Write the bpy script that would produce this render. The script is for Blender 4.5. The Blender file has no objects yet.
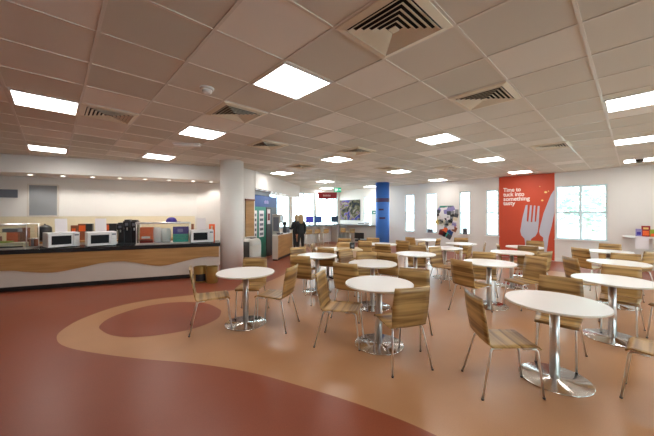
import bpy, bmesh, math, random
from math import sin, cos, pi, radians, atan, sqrt
from mathutils import Vector, Matrix
from mathutils.geometry import delaunay_2d_cdt
random.seed(7)
S = bpy.context.scene
COL = S.collection
F, CX, HY, EYE, CEIL = 290.0, 327.0, 214.0, 1.6, 3.0
ANG = atan(307 / 290)
AV = Vector((sin(ANG), cos(ANG)))          # room axis a (right and away)
BV = Vector((-cos(ANG), sin(ANG)))         # room axis b (left and away)
ROT = math.atan2(AV.y, AV.x)

def room(a, b): return AV * a + BV * b
def ray(px, P, D):
    """where the sight line of column px meets the plan line P + t*D"""
    u = (px - CX) / F
    # X = u*Y : P.x+tD.x = u*(P.y+tD.y)
    t = (u * P.y - P.x) / (D.x - u * D.y)
    return P + D * t
def zat(py, Y): return EYE - (py - HY) / F * Y
def ground(px, py, z=0.0):
    Y = (EYE - z) * F / (py - HY)
    return Vector(((px - CX) / F * Y, Y))

# ------------------------------------------------------------------ materials
def nodes(name):
    m = bpy.data.materials.new(name); m.use_nodes = True
    nt = m.node_tree; b = nt.nodes['Principled BSDF']
    return m, nt, b
def N(nt, t, **kw):
    n = nt.nodes.new(t)
    for k, v in kw.items(): setattr(n, k, v)
    return n
def mat(name, col, rough=0.5, metal=0.0, vary=0.04, scale=30.0, bump=0.0, spec=0.5, emit=None, es=0.0):
    m, nt, b = nodes(name)
    b.inputs['Roughness'].default_value = rough
    b.inputs['Metallic'].default_value = metal
    b.inputs['Specular IOR Level'].default_value = spec
    tc = N(nt, 'ShaderNodeTexCoord')
    no = N(nt, 'ShaderNodeTexNoise'); no.inputs['Scale'].default_value = scale; no.inputs['Detail'].default_value = 3
    nt.links.new(tc.outputs['Object'], no.inputs['Vector'])
    mx = N(nt, 'ShaderNodeMix', data_type='RGBA')
    mx.inputs[6].default_value = tuple(c * (1 - vary) for c in col) + (1,)
    mx.inputs[7].default_value = tuple(min(1, c * (1 + vary)) for c in col) + (1,)
    nt.links.new(no.outputs['Fac'], mx.inputs[0])
    nt.links.new(mx.outputs[2], b.inputs['Base Color'])
    if bump:
        bp = N(nt, 'ShaderNodeBump'); bp.inputs['Strength'].default_value = bump; bp.inputs['Distance'].default_value = .002
        nt.links.new(no.outputs['Fac'], bp.inputs['Height']); nt.links.new(bp.outputs['Normal'], b.inputs['Normal'])
    if emit:
        b.inputs['Emission Color'].default_value = emit + (1,); b.inputs['Emission Strength'].default_value = es
    return m
def srgb(r, g, b):
    f = lambda c: (c / 255 / 12.92) if c / 255 <= .04045 else ((c / 255 + .055) / 1.055) ** 2.4
    return (f(r), f(g), f(b))

def wood(name, dark, light, sx=26, sy=1.0, sz=26, rough=.38):
    m, nt, b = nodes(name)
    tc = N(nt, 'ShaderNodeTexCoord'); mp = N(nt, 'ShaderNodeMapping'); mp.inputs['Scale'].default_value = (sx, sy, sz)
    oi = N(nt, 'ShaderNodeObjectInfo'); mu = N(nt, 'ShaderNodeMath', operation='MULTIPLY'); mu.inputs[1].default_value = 40
    nt.links.new(oi.outputs['Random'], mu.inputs[0])
    cb = N(nt, 'ShaderNodeCombineXYZ'); nt.links.new(mu.outputs[0], cb.inputs[0]); nt.links.new(mu.outputs[0], cb.inputs[2])
    nt.links.new(cb.outputs[0], mp.inputs['Location'])
    no = N(nt, 'ShaderNodeTexNoise'); no.inputs['Scale'].default_value = 1.0; no.inputs['Detail'].default_value = 2; no.inputs['Distortion'].default_value = .3
    nt.links.new(tc.outputs['Object'], mp.inputs['Vector']); nt.links.new(mp.outputs[0], no.inputs['Vector'])
    cr = N(nt, 'ShaderNodeValToRGB'); cr.color_ramp.elements[0].position = .38; cr.color_ramp.elements[1].position = .58
    cr.color_ramp.elements[0].color = dark + (1,); cr.color_ramp.elements[1].color = light + (1,)
    nt.links.new(no.outputs['Fac'], cr.inputs[0]); nt.links.new(cr.outputs[0], b.inputs['Base Color'])
    b.inputs['Roughness'].default_value = rough
    return m

def floor_mat(name, c0, c1, rough):
    m, nt, b = nodes(name)
    tc = N(nt, 'ShaderNodeTexCoord')
    big = N(nt, 'ShaderNodeTexNoise'); big.inputs['Scale'].default_value = 1.3; big.inputs['Detail'].default_value = 5
    sm = N(nt, 'ShaderNodeTexNoise'); sm.inputs['Scale'].default_value = 140; sm.inputs['Detail'].default_value = 2
    for n in (big, sm): nt.links.new(tc.outputs['Object'], n.inputs['Vector'])
    ad = N(nt, 'ShaderNodeMath', operation='ADD'); nt.links.new(big.outputs['Fac'], ad.inputs[0]); nt.links.new(sm.outputs['Fac'], ad.inputs[1])
    hf = N(nt, 'ShaderNodeMath', operation='MULTIPLY'); hf.inputs[1].default_value = .5; nt.links.new(ad.outputs[0], hf.inputs[0])
    cr = N(nt, 'ShaderNodeValToRGB'); cr.color_ramp.elements[0].position = .32; cr.color_ramp.elements[1].position = .68
    cr.color_ramp.elements[0].color = c0 + (1,); cr.color_ramp.elements[1].color = c1 + (1,)
    nt.links.new(hf.outputs[0], cr.inputs[0]); nt.links.new(cr.outputs[0], b.inputs['Base Color'])
    b.inputs['Specular IOR Level'].default_value = .38
    mr = N(nt, 'ShaderNodeMapRange'); mr.inputs[3].default_value = rough - .05; mr.inputs[4].default_value = rough + .08
    nt.links.new(big.outputs['Fac'], mr.inputs[0]); nt.links.new(mr.outputs[0], b.inputs['Roughness'])
    return m

TILE = 0.64; A0, B0 = -0.07 - TILE / 2, -0.05 - TILE / 2
def ceiling_mat():
    m, nt, b = nodes('mineral_ceiling_tile')
    tc = N(nt, 'ShaderNodeTexCoord')
    mp = N(nt, 'ShaderNodeMapping'); mp.inputs['Location'].default_value = (-A0 / TILE, -B0 / TILE, 0.5); mp.inputs['Scale'].default_value = (1 / TILE, 1 / TILE, 0)
    nt.links.new(tc.outputs['Object'], mp.inputs['Vector'])
    fl = N(nt, 'ShaderNodeVectorMath', operation='FLOOR'); nt.links.new(mp.outputs[0], fl.inputs[0])
    wn = N(nt, 'ShaderNodeTexWhiteNoise', noise_dimensions='3D'); nt.links.new(fl.outputs[0], wn.inputs['Vector'])
    cr = N(nt, 'ShaderNodeValToRGB')
    cr.color_ramp.elements[0].color = srgb(212, 208, 196) + (1,); cr.color_ramp.elements[0].position = .0
    cr.color_ramp.elements[1].color = srgb(223, 217, 205) + (1,); cr.color_ramp.elements[1].position = .72
    e = cr.color_ramp.elements.new(.80); e.color = srgb(240, 235, 226) + (1,)
    nt.links.new(wn.outputs['Value'], cr.inputs[0])
    no = N(nt, 'ShaderNodeTexNoise'); no.inputs['Scale'].default_value = 90; nt.links.new(tc.outputs['Object'], no.inputs['Vector'])
    bp = N(nt, 'ShaderNodeBump'); bp.inputs['Strength'].default_value = .15; bp.inputs['Distance'].default_value = .003
    nt.links.new(no.outputs['Fac'], bp.inputs['Height']); nt.links.new(bp.outputs[0], b.inputs['Normal'])
    nt.links.new(cr.outputs[0], b.inputs['Base Color']); b.inputs['Roughness'].default_value = .85
    b.inputs['Specular IOR Level'].default_value = .25
    return m
def glass_mat(name, tint=(0.90, 0.98, 1.0), gloss=.06):
    m = bpy.data.materials.new(name); m.use_nodes = True; nt = m.node_tree; nt.nodes.clear()
    o = N(nt, 'ShaderNodeOutputMaterial'); t = N(nt, 'ShaderNodeBsdfTransparent'); g = N(nt, 'ShaderNodeBsdfGlossy'); mx = N(nt, 'ShaderNodeMixShader')
    t.inputs[0].default_value = tint + (1,); g.inputs['Roughness'].default_value = .03; mx.inputs[0].default_value = gloss
    nt.links.new(t.outputs[0], mx.inputs[1]); nt.links.new(g.outputs[0], mx.inputs[2]); nt.links.new(mx.outputs[0], o.inputs[0])
    return m
def emis(name, col, s):
    return mat(name, (.8, .8, .8), .5, emit=col, es=s)

M = dict(
    colwhite=mat('column_paint', srgb(244, 240, 234), .55, vary=.01, scale=4),
    wall=mat('wall_paint', srgb(234, 228, 221), .6, vary=.015, scale=4, spec=.3),
    ceil=ceiling_mat(),
    grid=mat('ceiling_grid_paint', srgb(222, 215, 204), .35, vary=.03),
    tan=floor_mat('vinyl_tan', srgb(170, 121, 83), srgb(190, 141, 101), .30),
    beige=floor_mat('vinyl_beige', srgb(190, 146, 106), srgb(208, 164, 122), .34),
    red=floor_mat('vinyl_terracotta', srgb(130, 63, 41), srgb(148, 77, 52), .34),
    zeb=wood('zebrano_ply', srgb(126, 90, 47), srgb(196, 157, 98), 15, .5, 15),
    edge=mat('ply_edge', srgb(176, 134, 86), .5, vary=.1, scale=60),
    lwood=wood('light_veneer', srgb(176, 130, 78), srgb(192, 146, 92), 1.2, 1.2, 14, .42),
    chrome=mat('chrome', (.88, .87, .85), .30, 1.0, .02),
    steel=mat('brushed_steel', (.74, .72, .70), .34, 1.0, .05, 60),
    steelbase=mat('polished_steel', (.78, .77, .75), .16, 1.0, .03, 20),
    white=mat('white_laminate', srgb(246, 242, 237), .32, vary=.01),
    rim=mat('laminate_edge', srgb(222, 210, 194), .4, vary=.02),
    rubber=mat('black_rubber', (.08, .08, .08), .7),
    mwblack=mat('dark_oven_glass', (.012, .012, .013), .5, spec=.15),
    black=mat('black_plastic', (.018, .018, .02), .35, vary=.15),
    blackmet=mat('black_metal', (.022, .022, .024), .4, vary=.1),
    granite=mat('black_granite', (.022, .022, .024), .22, vary=.4, scale=160),
    kick=mat('kick_board', (.014, .013, .013), .5),
    panel=mat('counter_white_panel', srgb(222, 212, 200), .5, vary=.01),
    plastic=mat('white_plastic', srgb(236, 234, 232), .4, vary=.01),
    paper=mat('paper', srgb(240, 232, 232), .8, vary=.01),
    grey=mat('grey_shutter', srgb(146, 147, 148), .5, vary=.02),
    dgrey=mat('dark_grey_panel', srgb(74, 76, 82), .4, vary=.05),
    blue=mat('blue_column_paint', srgb(66, 128, 222), .45, vary=.03, scale=5),
    band=mat('maroon_band', srgb(72, 44, 92), .45),
    banner=mat('banner_vinyl', srgb(204, 82, 56), .5, vary=.015, scale=5, spec=.3),
    cutlery=mat('banner_grey', srgb(196, 194, 204), .5, vary=.03, scale=4),
    text=mat('banner_white', srgb(250, 240, 232), .5),
    crumb=mat('crumb_yellow', srgb(238, 206, 130), .5),
    frame=mat('window_frame', srgb(222, 240, 245), .4, vary=.01),
    glass=glass_mat('window_glass'),
    case=glass_mat('case_glass', (.95, .97, .96), .08),
    lamp=emis('panel_light', (.98, .975, .95), 19.0),
    spot=emis('downlight', (1.0, .95, .86), 10.0),
    lframe=mat('light_frame', srgb(225, 222, 216), .4),
    vent=mat('vent_cream', srgb(232, 222, 200), .5, vary=.03),
    dark=mat('vent_dark', (.01, .009, .008), .9),
    tile=mat('beige_splashback', srgb(236, 222, 190), .35, vary=.05, scale=12),
    sblue=mat('sign_blue', srgb(40, 66, 124), .4, vary=.2, scale=3),
    green=mat('cabinet_green', srgb(24, 126, 104), .4, vary=.05),
    signred=mat('sign_red', srgb(156, 30, 40), .45),
    signpale=mat('sign_pale', srgb(236, 190, 190), .5),
    exitg=mat('exit_green', srgb(20, 150, 110), .4, emit=srgb(30, 190, 140), es=.55),
    exitw=mat('exit_white', srgb(230, 255, 245), .4, emit=(.85, 1, .95), es=.8),
    skin=mat('skin', srgb(214, 160, 130), .5),
    hairb=mat('blonde_hair', srgb(176, 146, 104), .5, vary=.25, scale=60),
    cloth=mat('black_cloth', (.016, .016, .018), .8),
    orange=mat('orange_packet', srgb(240, 104, 44), .45, vary=.15, scale=14),
    brown=mat('brown_packet', srgb(142, 84, 58), .5, vary=.2, scale=10),
    dkred=mat('dark_red', srgb(120, 26, 24), .45),
    lime=mat('lime', srgb(150, 170, 50), .5),
    purple=mat('purple', srgb(66, 46, 150), .45, vary=.1),
    lilac=mat('lilac', srgb(150, 140, 190), .45, vary=.1),
    teal=mat('teal', srgb(70, 180, 164), .45),
    cream=mat('cream', srgb(226, 214, 184), .5),
    gold=mat('gold_bin', srgb(178, 146, 84), .35, .6, .1, 20),
    greyplas=mat('grey_plastic', srgb(112, 116, 126), .45),
    binl=mat('bin_light', srgb(188, 184, 176), .35, .4),
    bind=mat('bin_dark', srgb(80, 78, 76), .5, .0),
    pink=mat('pink', srgb(226, 150, 150), .5),
    screenp=mat('screen_purple', (.02, .02, .05), .2, emit=srgb(78, 70, 190), es=.7),
    screenb=mat('screen_blue', (.02, .03, .05), .2, emit=srgb(60, 92, 160), es=.6),
    screend=mat('screen_dark', (.02, .025, .03), .2, emit=srgb(44, 60, 82), es=.5),
    beigetop=mat('beige_laminate', srgb(214, 190, 152), .35, vary=.05),
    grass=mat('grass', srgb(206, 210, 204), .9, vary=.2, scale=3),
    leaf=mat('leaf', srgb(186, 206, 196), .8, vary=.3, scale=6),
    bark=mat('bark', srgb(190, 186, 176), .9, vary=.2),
)
def picture_mat():
    m, nt, b = nodes('abstract_picture')
    tc = N(nt, 'ShaderNodeTexCoord'); no = N(nt, 'ShaderNodeTexNoise'); no.inputs['Scale'].default_value = 2.2; no.inputs['Distortion'].default_value = 1.4; no.inputs['Detail'].default_value = 5
    nt.links.new(tc.outputs['Object'], no.inputs['Vector'])
    cr = N(nt, 'ShaderNodeValToRGB'); r = cr.color_ramp
    r.elements[0].position = .34; r.elements[0].color = srgb(34, 38, 46) + (1,)
    r.elements[1].position = .68; r.elements[1].color = srgb(40, 44, 78) + (1,)
    for p, c in ((.42, (84, 80, 54)), (.47, (120, 112, 96)), (.50, (150, 144, 140)), (.53, (104, 66, 48)), (.58, (96, 92, 170)), (.63, (58, 62, 120))):
        e = r.elements.new(p); e.color = srgb(*c) + (1,)
    nt.links.new(no.outputs['Fac'], cr.inputs[0]); nt.links.new(cr.outputs[0], b.inputs['Base Color']); b.inputs['Roughness'].default_value = .75; b.inputs['Specular IOR Level'].default_value = .15
    return m
M['picture'] = picture_mat()

# ------------------------------------------------------------------ mesh helpers
class MB:
    def __init__(s): s.v = []; s.f = []; s.sm = []
    def add(s, vs, fs, smooth=False):
        o = len(s.v); s.v += [tuple(v) for v in vs]
        s.f += [tuple(i + o for i in f) for f in fs]; s.sm += [smooth] * len(fs); return s
    def box(s, x0, x1, y0, y1, z0, z1):
        vs = [(x, y, z) for z in (z0, z1) for x, y in ((x0, y0), (x1, y0), (x1, y1), (x0, y1))]
        return s.add(vs, [(3, 2, 1, 0), (4, 5, 6, 7), (0, 1, 5, 4), (1, 2, 6, 5), (2, 3, 7, 6), (3, 0, 4, 7)])
    def mbox(s, mtx, hx, hy, hz):
        vs = [mtx @ Vector((x, y, z)) for z in (-hz, hz) for x, y in ((-hx, -hy), (hx, -hy), (hx, hy), (-hx, hy))]
        return s.add(vs, [(3, 2, 1, 0), (4, 5, 6, 7), (0, 1, 5, 4), (1, 2, 6, 5), (2, 3, 7, 6), (3, 0, 4, 7)])
    def prism(s, pts, z0, z1, smooth=False):
        n = len(pts)
        vs = [(p[0], p[1], z0) for p in pts] + [(p[0], p[1], z1) for p in pts]
        s.add(vs, [tuple(range(n))[::-1], tuple(range(n, 2 * n))])
        o = len(s.v) - 2 * n
        for i in range(n):
            j = (i + 1) % n; s.f.append((o + i, o + j, o + n + j, o + n + i)); s.sm.append(smooth)
        return s
    def lathe(s, prof, n=32, c=(0, 0, 0), smooth=True, caps=True):
        vs = []; fs = []
        for r, z in prof:
            for k in range(n):
                t = 2 * pi * k / n; vs.append((c[0] + r * cos(t), c[1] + r * sin(t), c[2] + z))
        for i in range(len(prof) - 1):
            for k in range(n):
                j = (k + 1) % n; fs.append((i * n + k, i * n + j, (i + 1) * n + j, (i + 1) * n + k))
        s.add(vs, fs, smooth)
        o = len(s.v) - len(vs)
        if caps:
            s.f.append(tuple(o + k for k in range(n))[::-1]); s.sm.append(False)
            s.f.append(tuple(o + (len(prof) - 1) * n + k for k in range(n))); s.sm.append(False)
        return s
    def tube(s, pts, r, n=10):
        pts = [Vector(p) for p in pts]; m = len(pts); vs = []; fs = []
        up = None
        for i, p in enumerate(pts):
            d = (pts[min(i + 1, m - 1)] - pts[max(i - 1, 0)]).normalized()
            if up is None:
                up = Vector((0, 0, 1)) if abs(d.z) < .9 else Vector((1, 0, 0))
            x = d.cross(up).normalized(); y = x.cross(d).normalized(); up = y
            rr = r[i] if isinstance(r, (list, tuple)) else r
            for k in range(n):
                t = 2 * pi * k / n; vs.append(p + x * (rr * cos(t)) + y * (rr * sin(t)))
        for i in range(m - 1):
            for k in range(n):
                j = (k + 1) % n; fs.append((i * n + k, i * n + j, (i + 1) * n + j, (i + 1) * n + k))
        s.add(vs, fs, True); o = len(s.v) - len(vs)
        s.f.append(tuple(o + k for k in range(n))[::-1]); s.sm.append(False)
        s.f.append(tuple(o + (m - 1) * n + k for k in range(n))); s.sm.append(False)
        return s
    def sphere(s, c, r, n=16, m=10, sq=(1, 1, 1)):
        vs = []; fs = []
        for i in range(m + 1):
            ph = pi * i / m
            for k in range(n):
                t = 2 * pi * k / n
                vs.append((c[0] + sq[0] * r * sin(ph) * cos(t), c[1] + sq[1] * r * sin(ph) * sin(t), c[2] - sq[2] * r * cos(ph)))
        for i in range(m):
            for k in range(n):
                j = (k + 1) % n; fs.append((i * n + k, i * n + j, (i + 1) * n + j, (i + 1) * n + k))
        return s.add(vs, fs, True)
    def build(s, name, material, parent=None, bevel=0.0, seg=2):
        me = bpy.data.meshes.new(name); me.from_pydata(s.v, [], s.f)
        me.polygons.foreach_set('use_smooth', s.sm)
        bm = bmesh.new(); bm.from_mesh(me); bmesh.ops.remove_doubles(bm, verts=bm.verts, dist=1e-6); bmesh.ops.recalc_face_normals(bm, faces=bm.faces); bm.to_mesh(me); bm.free()
        me.materials.append(M[material] if isinstance(material, str) else material)
        o = bpy.data.objects.new(name, me); COL.objects.link(o)
        if parent: o.parent = parent
        if bevel:
            b = o.modifiers.new('bevel', 'BEVEL'); b.width = bevel; b.segments = seg; b.limit_method = 'ANGLE'; b.angle_limit = radians(40)
        return o
def round_path(pts, r, n=5):
    pts = [Vector(p) for p in pts]; out = [pts[0]]
    for i in range(1, len(pts) - 1):
        a, b, c = pts[i - 1], pts[i], pts[i + 1]
        d1 = (a - b); d2 = (c - b); k = min(r, d1.length * .45, d2.length * .45)
        p, q = b + d1.normalized() * k, b + d2.normalized() * k
        for t in range(n + 1):
            u = t / n; out.append(p * (1 - u) ** 2 + b * 2 * u * (1 - u) + q * u ** 2)
    return out + [pts[-1]]
def tag(o, label, cat, group=None, kind=None):
    if label: o['label'] = label
    if cat: o['category'] = cat
    if group: o['group'] = group
    if kind: o['kind'] = kind
    return o
def empty(name, loc=(0, 0, 0), rz=0.0, label=None, cat=None, group=None):
    o = bpy.data.objects.new(name, None); o.empty_display_size = .1; COL.objects.link(o)
    o.location = loc; o.rotation_euler = (0, 0, rz)
    return tag(o, label, cat, group)
def struct(o): o['kind'] = 'structure'; return o
def kids(o): return [c for c in ALLKIDS.get(o.name, [])]
ALLKIDS = {}
def copy_tree(o, parent=None, group=None, label=None):
    c = o.copy(); COL.objects.link(c)
    if parent: c.parent = parent
    if label: c['label'] = label
    for ch in list(o.children): copy_tree(ch, c)
    return c

# ------------------------------------------------------------------ the room shell
def wall(name, P, Q, z0=0.0, z1=CEIL, thick=.15, holes=(), material='wall'):
    """wall from P to Q in plan, room on the left-hand side of P->Q; holes = (s0,s1,za,zb)"""
    P, Q = Vector(P), Vector(Q); D = Q - P; L = D.length
    ss = sorted({0.0, L} | {h[0] for h in holes} | {h[1] for h in holes})
    zs = sorted({z0, z1} | {h[2] for h in holes} | {h[3] for h in holes})
    mb = MB()
    for i in range(len(ss) - 1):
        j = 0
        while j < len(zs) - 1:
            sm, zm = (ss[i] + ss[i + 1]) / 2, (zs[j] + zs[j + 1]) / 2
            if any(h[0] < sm < h[1] and h[2] < zm < h[3] for h in holes): j += 1; continue
            k = j
            while k + 1 < len(zs) - 1 and not any(h[0] < sm < h[1] and h[2] < (zs[k + 1] + zs[k + 2]) / 2 < h[3] for h in holes): k += 1
            mb.box(ss[i], ss[i + 1], -thick, 0, zs[j], zs[k + 1]); j = k + 1
    o = mb.build(name, material); o.location = (P.x, P.y, 0); o.rotation_euler = (0, 0, math.atan2(D.y, D.x))
    return struct(o)

WA = 12.35
RW_P, RW_D = room(WA, 0), BV                     # right wall line, s = b
def bpx(px): return (ray(px, RW_P, RW_D) - RW_P).dot(BV)
R0, Acorner = room(WA, -5.0), room(WA, 12.0)
K = room(7.0, 12.0)
SERV_D = Vector((cos(radians(22.5)), sin(radians(22.5))))
SERV_N = Vector((SERV_D.y, -SERV_D.x))           # points from servery out into the room
BACK_P = Vector((-5.6, 8.52))                    # on the servery back wall
BK_C = ray(197, BACK_P, SERV_D)
P1, V0, V1 = Vector((-2.60, 8.75)), Vector((-2.34, 9.40)), Vector((-1.93, 11.2))
VD = (V1 - V0).normalized(); VN = Vector((VD.y, -VD.x))
RC = .25                                          # the cabinets stand back under the bulkhead
V1 = ray(277.2, V0 - VN * RC, VD)
P2, P3 = V0 - VN * (RC + .31), V1 - VN * .31
P1B, PQ = Vector((-2.86, 8.75)), Vector((-2.86, 9.2))
BK_L = BACK_P - SERV_D * 5.4
L_near = Vector((-9.8, -3.0)); RR = room(-3.0, -5.0)

# windows on the right wall: pixel columns -> positions along the wall
WZ0, WZ1 = .76, 2.53
win_px = [(555.8, 607.5), (486, 498.6), (459.2, 470.2), (426, 436.8), (404.8, 414.2), (363.4, 371.2)]
win_b = [tuple(sorted((bpx(p), bpx(q)))) for p, q in win_px]
hol = [(b0 + 5.0, b1 + 5.0, WZ0, WZ1) for b0, b1 in win_b]
# room must be on the left of P->Q; right wall runs R0 -> Acorner with the room on its left
xtra = [(.4, 2.4, WZ0, WZ1)]  # opening for an unseen window, added to let in more daylight
wall('wall_right', R0, Acorner, holes=hol + xtra)
far_L = (Acorner - K).length
far_holes = [(.12, 1.80, .92, 2.72), (1.92, 3.45, .92, 2.72), (3.60, 5.15, .92, 2.72)]
wall('wall_far', Acorner, K, holes=far_holes)
wall('wall_kitchen', K, P3)
wall('wall_vending', P3, P2, thick=.1)
wall('wall_side', V0, P1, thick=.1)
wall('wall_jog', P2, V0, thick=.05)
wall('wall_column_side', P1B, PQ, thick=.1)
wall('wall_return', PQ, BK_C)
wall('wall_servery', BK_C, BK_L)
wall('wall_left', BK_L, L_near)
wall('wall_rear', L_near, RR)
near_holes = [(3.5, 5.9, WZ0, WZ1), (6.9, 9.3, WZ0, WZ1), (10.3, 12.7, WZ0, WZ1)]  # unseen windows added behind the camera to brighten surfaces facing it
wall('wall_near', RR, R0, holes=near_holes)

def window(idx, P, D, s0, s1, z0, z1, cols, rows, depth=.10):
    """frame set in the wall; local x along the wall, y into the room"""
    w = s1 - s0; fr = MB(); t = .045
    fr.box(0, w, -depth, -depth + .06, 0, t); fr.box(0, w, -depth, -depth + .06, z1 - z0 - t, z1 - z0)
    fr.box(0, t, -depth, -depth + .06, t, z1 - z0 - t); fr.box(w - t, w, -depth, -depth + .06, t, z1 - z0 - t)
    for c in range(1, cols): x = w * c / cols; fr.box(x - .035, x + .035, -depth, -depth + .055, t, z1 - z0 - t)
    for r in range(1, rows):
        z = (z1 - z0) * r / rows; fr.box(t, w - t, -depth + .002, -depth + .052, z - .03, z + .03)
    o = fr.build('window_%d' % idx, 'frame'); p = P + D * s0
    o.location = (p.x, p.y, z0); o.rotation_euler = (0, 0, math.atan2(D.y, D.x)); struct(o)
    g = MB().box(t * .5, w - t * .5, -depth + .02, -depth + .028, t * .5, z1 - z0 - t * .5).build('window_pane', 'glass', o)
    MB().box(-.04, w + .04, -depth + .06, .05, -.03, 0.0).build('window_sill', 'white', o)
    return o
for i, (b0, b1) in enumerate(win_b):
    window(i + 1, RW_P, BV, b0, b1, WZ0, WZ1, 2 if i == 0 else 1, 2)
for i, h in enumerate(far_holes):
    window(len(win_b) + 1 + i, Acorner, -AV, h[0], h[1], h[2], h[3], 2, 1)

for i, h in enumerate(xtra): window(10 + i, R0, BV, *h, 2, 2)  # added window out of view, extra daylight from the right
for i, h in enumerate(near_holes): window(11 + i, RR, (R0 - RR).normalized(), *h, 2, 2)  # added windows out of view, daylight from behind the camera
# ceiling (local x = a, y = b)
def placed(o): o.rotation_euler = (0, 0, ROT); return o
ce = MB().box(-12, 14, -7, 15, CEIL, CEIL + .12).build('ceiling', 'ceil'); placed(struct(ce))
g = MB()
for k in range(-17, 20):
    x = A0 + TILE * k
    if -11 < x < WA: g.box(x - .012, x + .012, -4.9, 12.0, CEIL - .006, CEIL)
for k in range(-8, 20):
    y = B0 + TILE * k
    if -4.9 < y < 12.0: g.box(-9, WA, y - .012, y + .012, CEIL - .0055, CEIL)
placed(struct(g.build('trim_1', 'grid')))

# floor
bpy_floor = MB().box(-13, 15, -8, 16, -.1, 0).build('floor', 'tan'); placed(struct(bpy_floor))
def spline(pts, n=8, closed=True):
    out = []; m = len(pts)
    for i in range(m if closed else m - 1):
        p = [Vector(pts[(i + k) % m] if closed else pts[max(0, min(m - 1, i + k))]) for k in (-1, 0, 1, 2)]
        for t in range(n):
            u = t / n
            out.append(.5 * ((2 * p[1]) + (p[2] - p[0]) * u + (2 * p[0] - 5 * p[1] + 4 * p[2] - p[3]) * u * u + (3 * p[1] - p[0] - 3 * p[2] + p[3]) * u ** 3))
    return out if closed else out + [Vector(pts[-1])]
def ngon(name, pts, z, material):
    me = bpy.data.meshes.new(name)
    P = [Vector((p[0], p[1])) for p in pts]; n = len(P)
    if sum(P[i].x * P[(i + 1) % n].y - P[(i + 1) % n].x * P[i].y for i in range(n)) < 0: P.reverse()
    vv, ee, ff, *_ = delaunay_2d_cdt(P, [], [tuple(range(n))], 1, 1e-5)
    me.from_pydata([(v.x, v.y, z) for v in vv], [], [tuple(f) for f in ff]); me.materials.append(M[material])
    o = bpy.data.objects.new(name, me); COL.objects.link(o); return struct(o)
edge_px = [(437, 436), (400, 419.5), (350, 401.5), (300, 386), (257, 374), (220, 367), (183.5, 362.5), (137.6, 358.5), (91.7, 352.5), (66, 346.8), (57, 340),
           (61, 331), (82.6, 318.5), (119, 306), (156, 299), (190, 295.3), (225, 291.5), (252, 286.5), (272, 280), (290, 271), (303, 261), (311, 252)]
edge = [ground(*p) for p in edge_px]
edge_s = spline(edge, 6, closed=False)
redpoly = [Vector((.75, -3.0)), Vector((.75, 1.2))] + edge_s + [Vector((-.9, 13.6)), Vector((-2.4, 13.0)), V1, V1 - VN * .3, V0 - VN * .5, V0, P1, P1B, PQ,
           BK_C, BK_L, L_near]
ngon('floor_inlay', redpoly, .0012, 'red')
# lighter beige loop: between the loop's outer edge and a soft seam on the right
loop_px = [(259, 374.5), (220, 367), (183.5, 362.5), (137.6, 358.5), (91.7, 352.5), (66, 346.8), (57, 340), (61, 331), (82.6, 318.5), (119, 306), (156, 299), (190, 295.3), (212, 293.2), (232, 300), (241, 315), (240, 335), (246, 355)]
disc_px = [(99.5, 326), (112, 317), (137.6, 308.4), (160, 304), (183.5, 302), (206, 303.5), (219, 309), (221, 313), (215.6, 320), (192.7, 329), (160.5, 335), (133, 337.3), (114, 336), (103, 331.5)]
ngon('floor_inlay_disc', spline([ground(*p) for p in disc_px], 5), .0024, 'red')
ngon('floor_inlay_band', [room(WA, 12), room(10.75, 12), room(10.3, 7), room(10.2, 3), room(10.25, -5), room(WA, -5)], .0012, 'red')

# skirting along the right wall
sk = MB().box(0, 17.0, 0, .015, 0, .1).build('baseboard_right', 'wall'); sk.location = (R0.x, R0.y, 0); sk.rotation_euler = (0, 0, math.atan2(BV.y, BV.x)); struct(sk)

# servery bulkhead + shop bulkhead
def along(name, P, D, L, depth, z0, z1, material, back=True, parent=None, bevel=0):
    """box whose front face runs along P + D*s (s 0..L) and which extends depth away from the room"""
    o = MB().box(0, L, 0 if back else -depth, depth if back else 0, z0, z1).build(name, material, parent, bevel)
    o.location = (P.x, P.y, 0); o.rotation_euler = (0, 0, math.atan2(D.y, D.x)); return o
BH_P = Vector((-4.84, 7.86))
bh_end = Vector((-2.68, 8.755)); bh_s = BH_P - SERV_D * 5.6
struct(along('trim_2', bh_s, SERV_D, (bh_end - bh_s).length - .02, .93, 2.585, CEIL - .001, 'wall'))
SH_A, SH_B = V0 + VN * .02, Vector((-1.36, 14.6))
SH_D = (SH_B - SH_A).normalized()
struct(along('trim_3', SH_A, SH_D, (SH_B - SH_A).length, .62, 2.44, CEIL - .001, 'wall'))

# columns
def column(name, x, y, r, material):
    o = MB().lathe([(r, 0), (r, CEIL - .001)], 48).build(name, material); o.location = (x, y, 0); return struct(o)
column('column', -2.53, 7.72, .295, 'colwhite')
MB().lathe([(.3, 0), (.3, .1)], 48, caps=False).build('column_skirting', 'wall', bpy.data.objects['column'])
cb = column('column', 2.49, 13.0, .30, 'blue')
for nm, z0, z1, (t0, t1) in (('band', 2.13, 2.30, (0, 360)), ('band', 1.76, 1.83, (225, 268)), ('band', 1.38, 1.46, (232, 282))):
    mb = MB(); n = 40; vs = []; fs = []
    for i in range(n + 1):
        t = radians(t0 + (t1 - t0) * i / n)
        vs += [(.302 * cos(t), .302 * sin(t), z0), (.302 * cos(t), .302 * sin(t), z1)]
    for i in range(n): fs.append((2 * i, 2 * i + 2, 2 * i + 3, 2 * i + 1))
    mb.add(vs, fs, True); mb.build(nm, 'band', cb)

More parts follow.
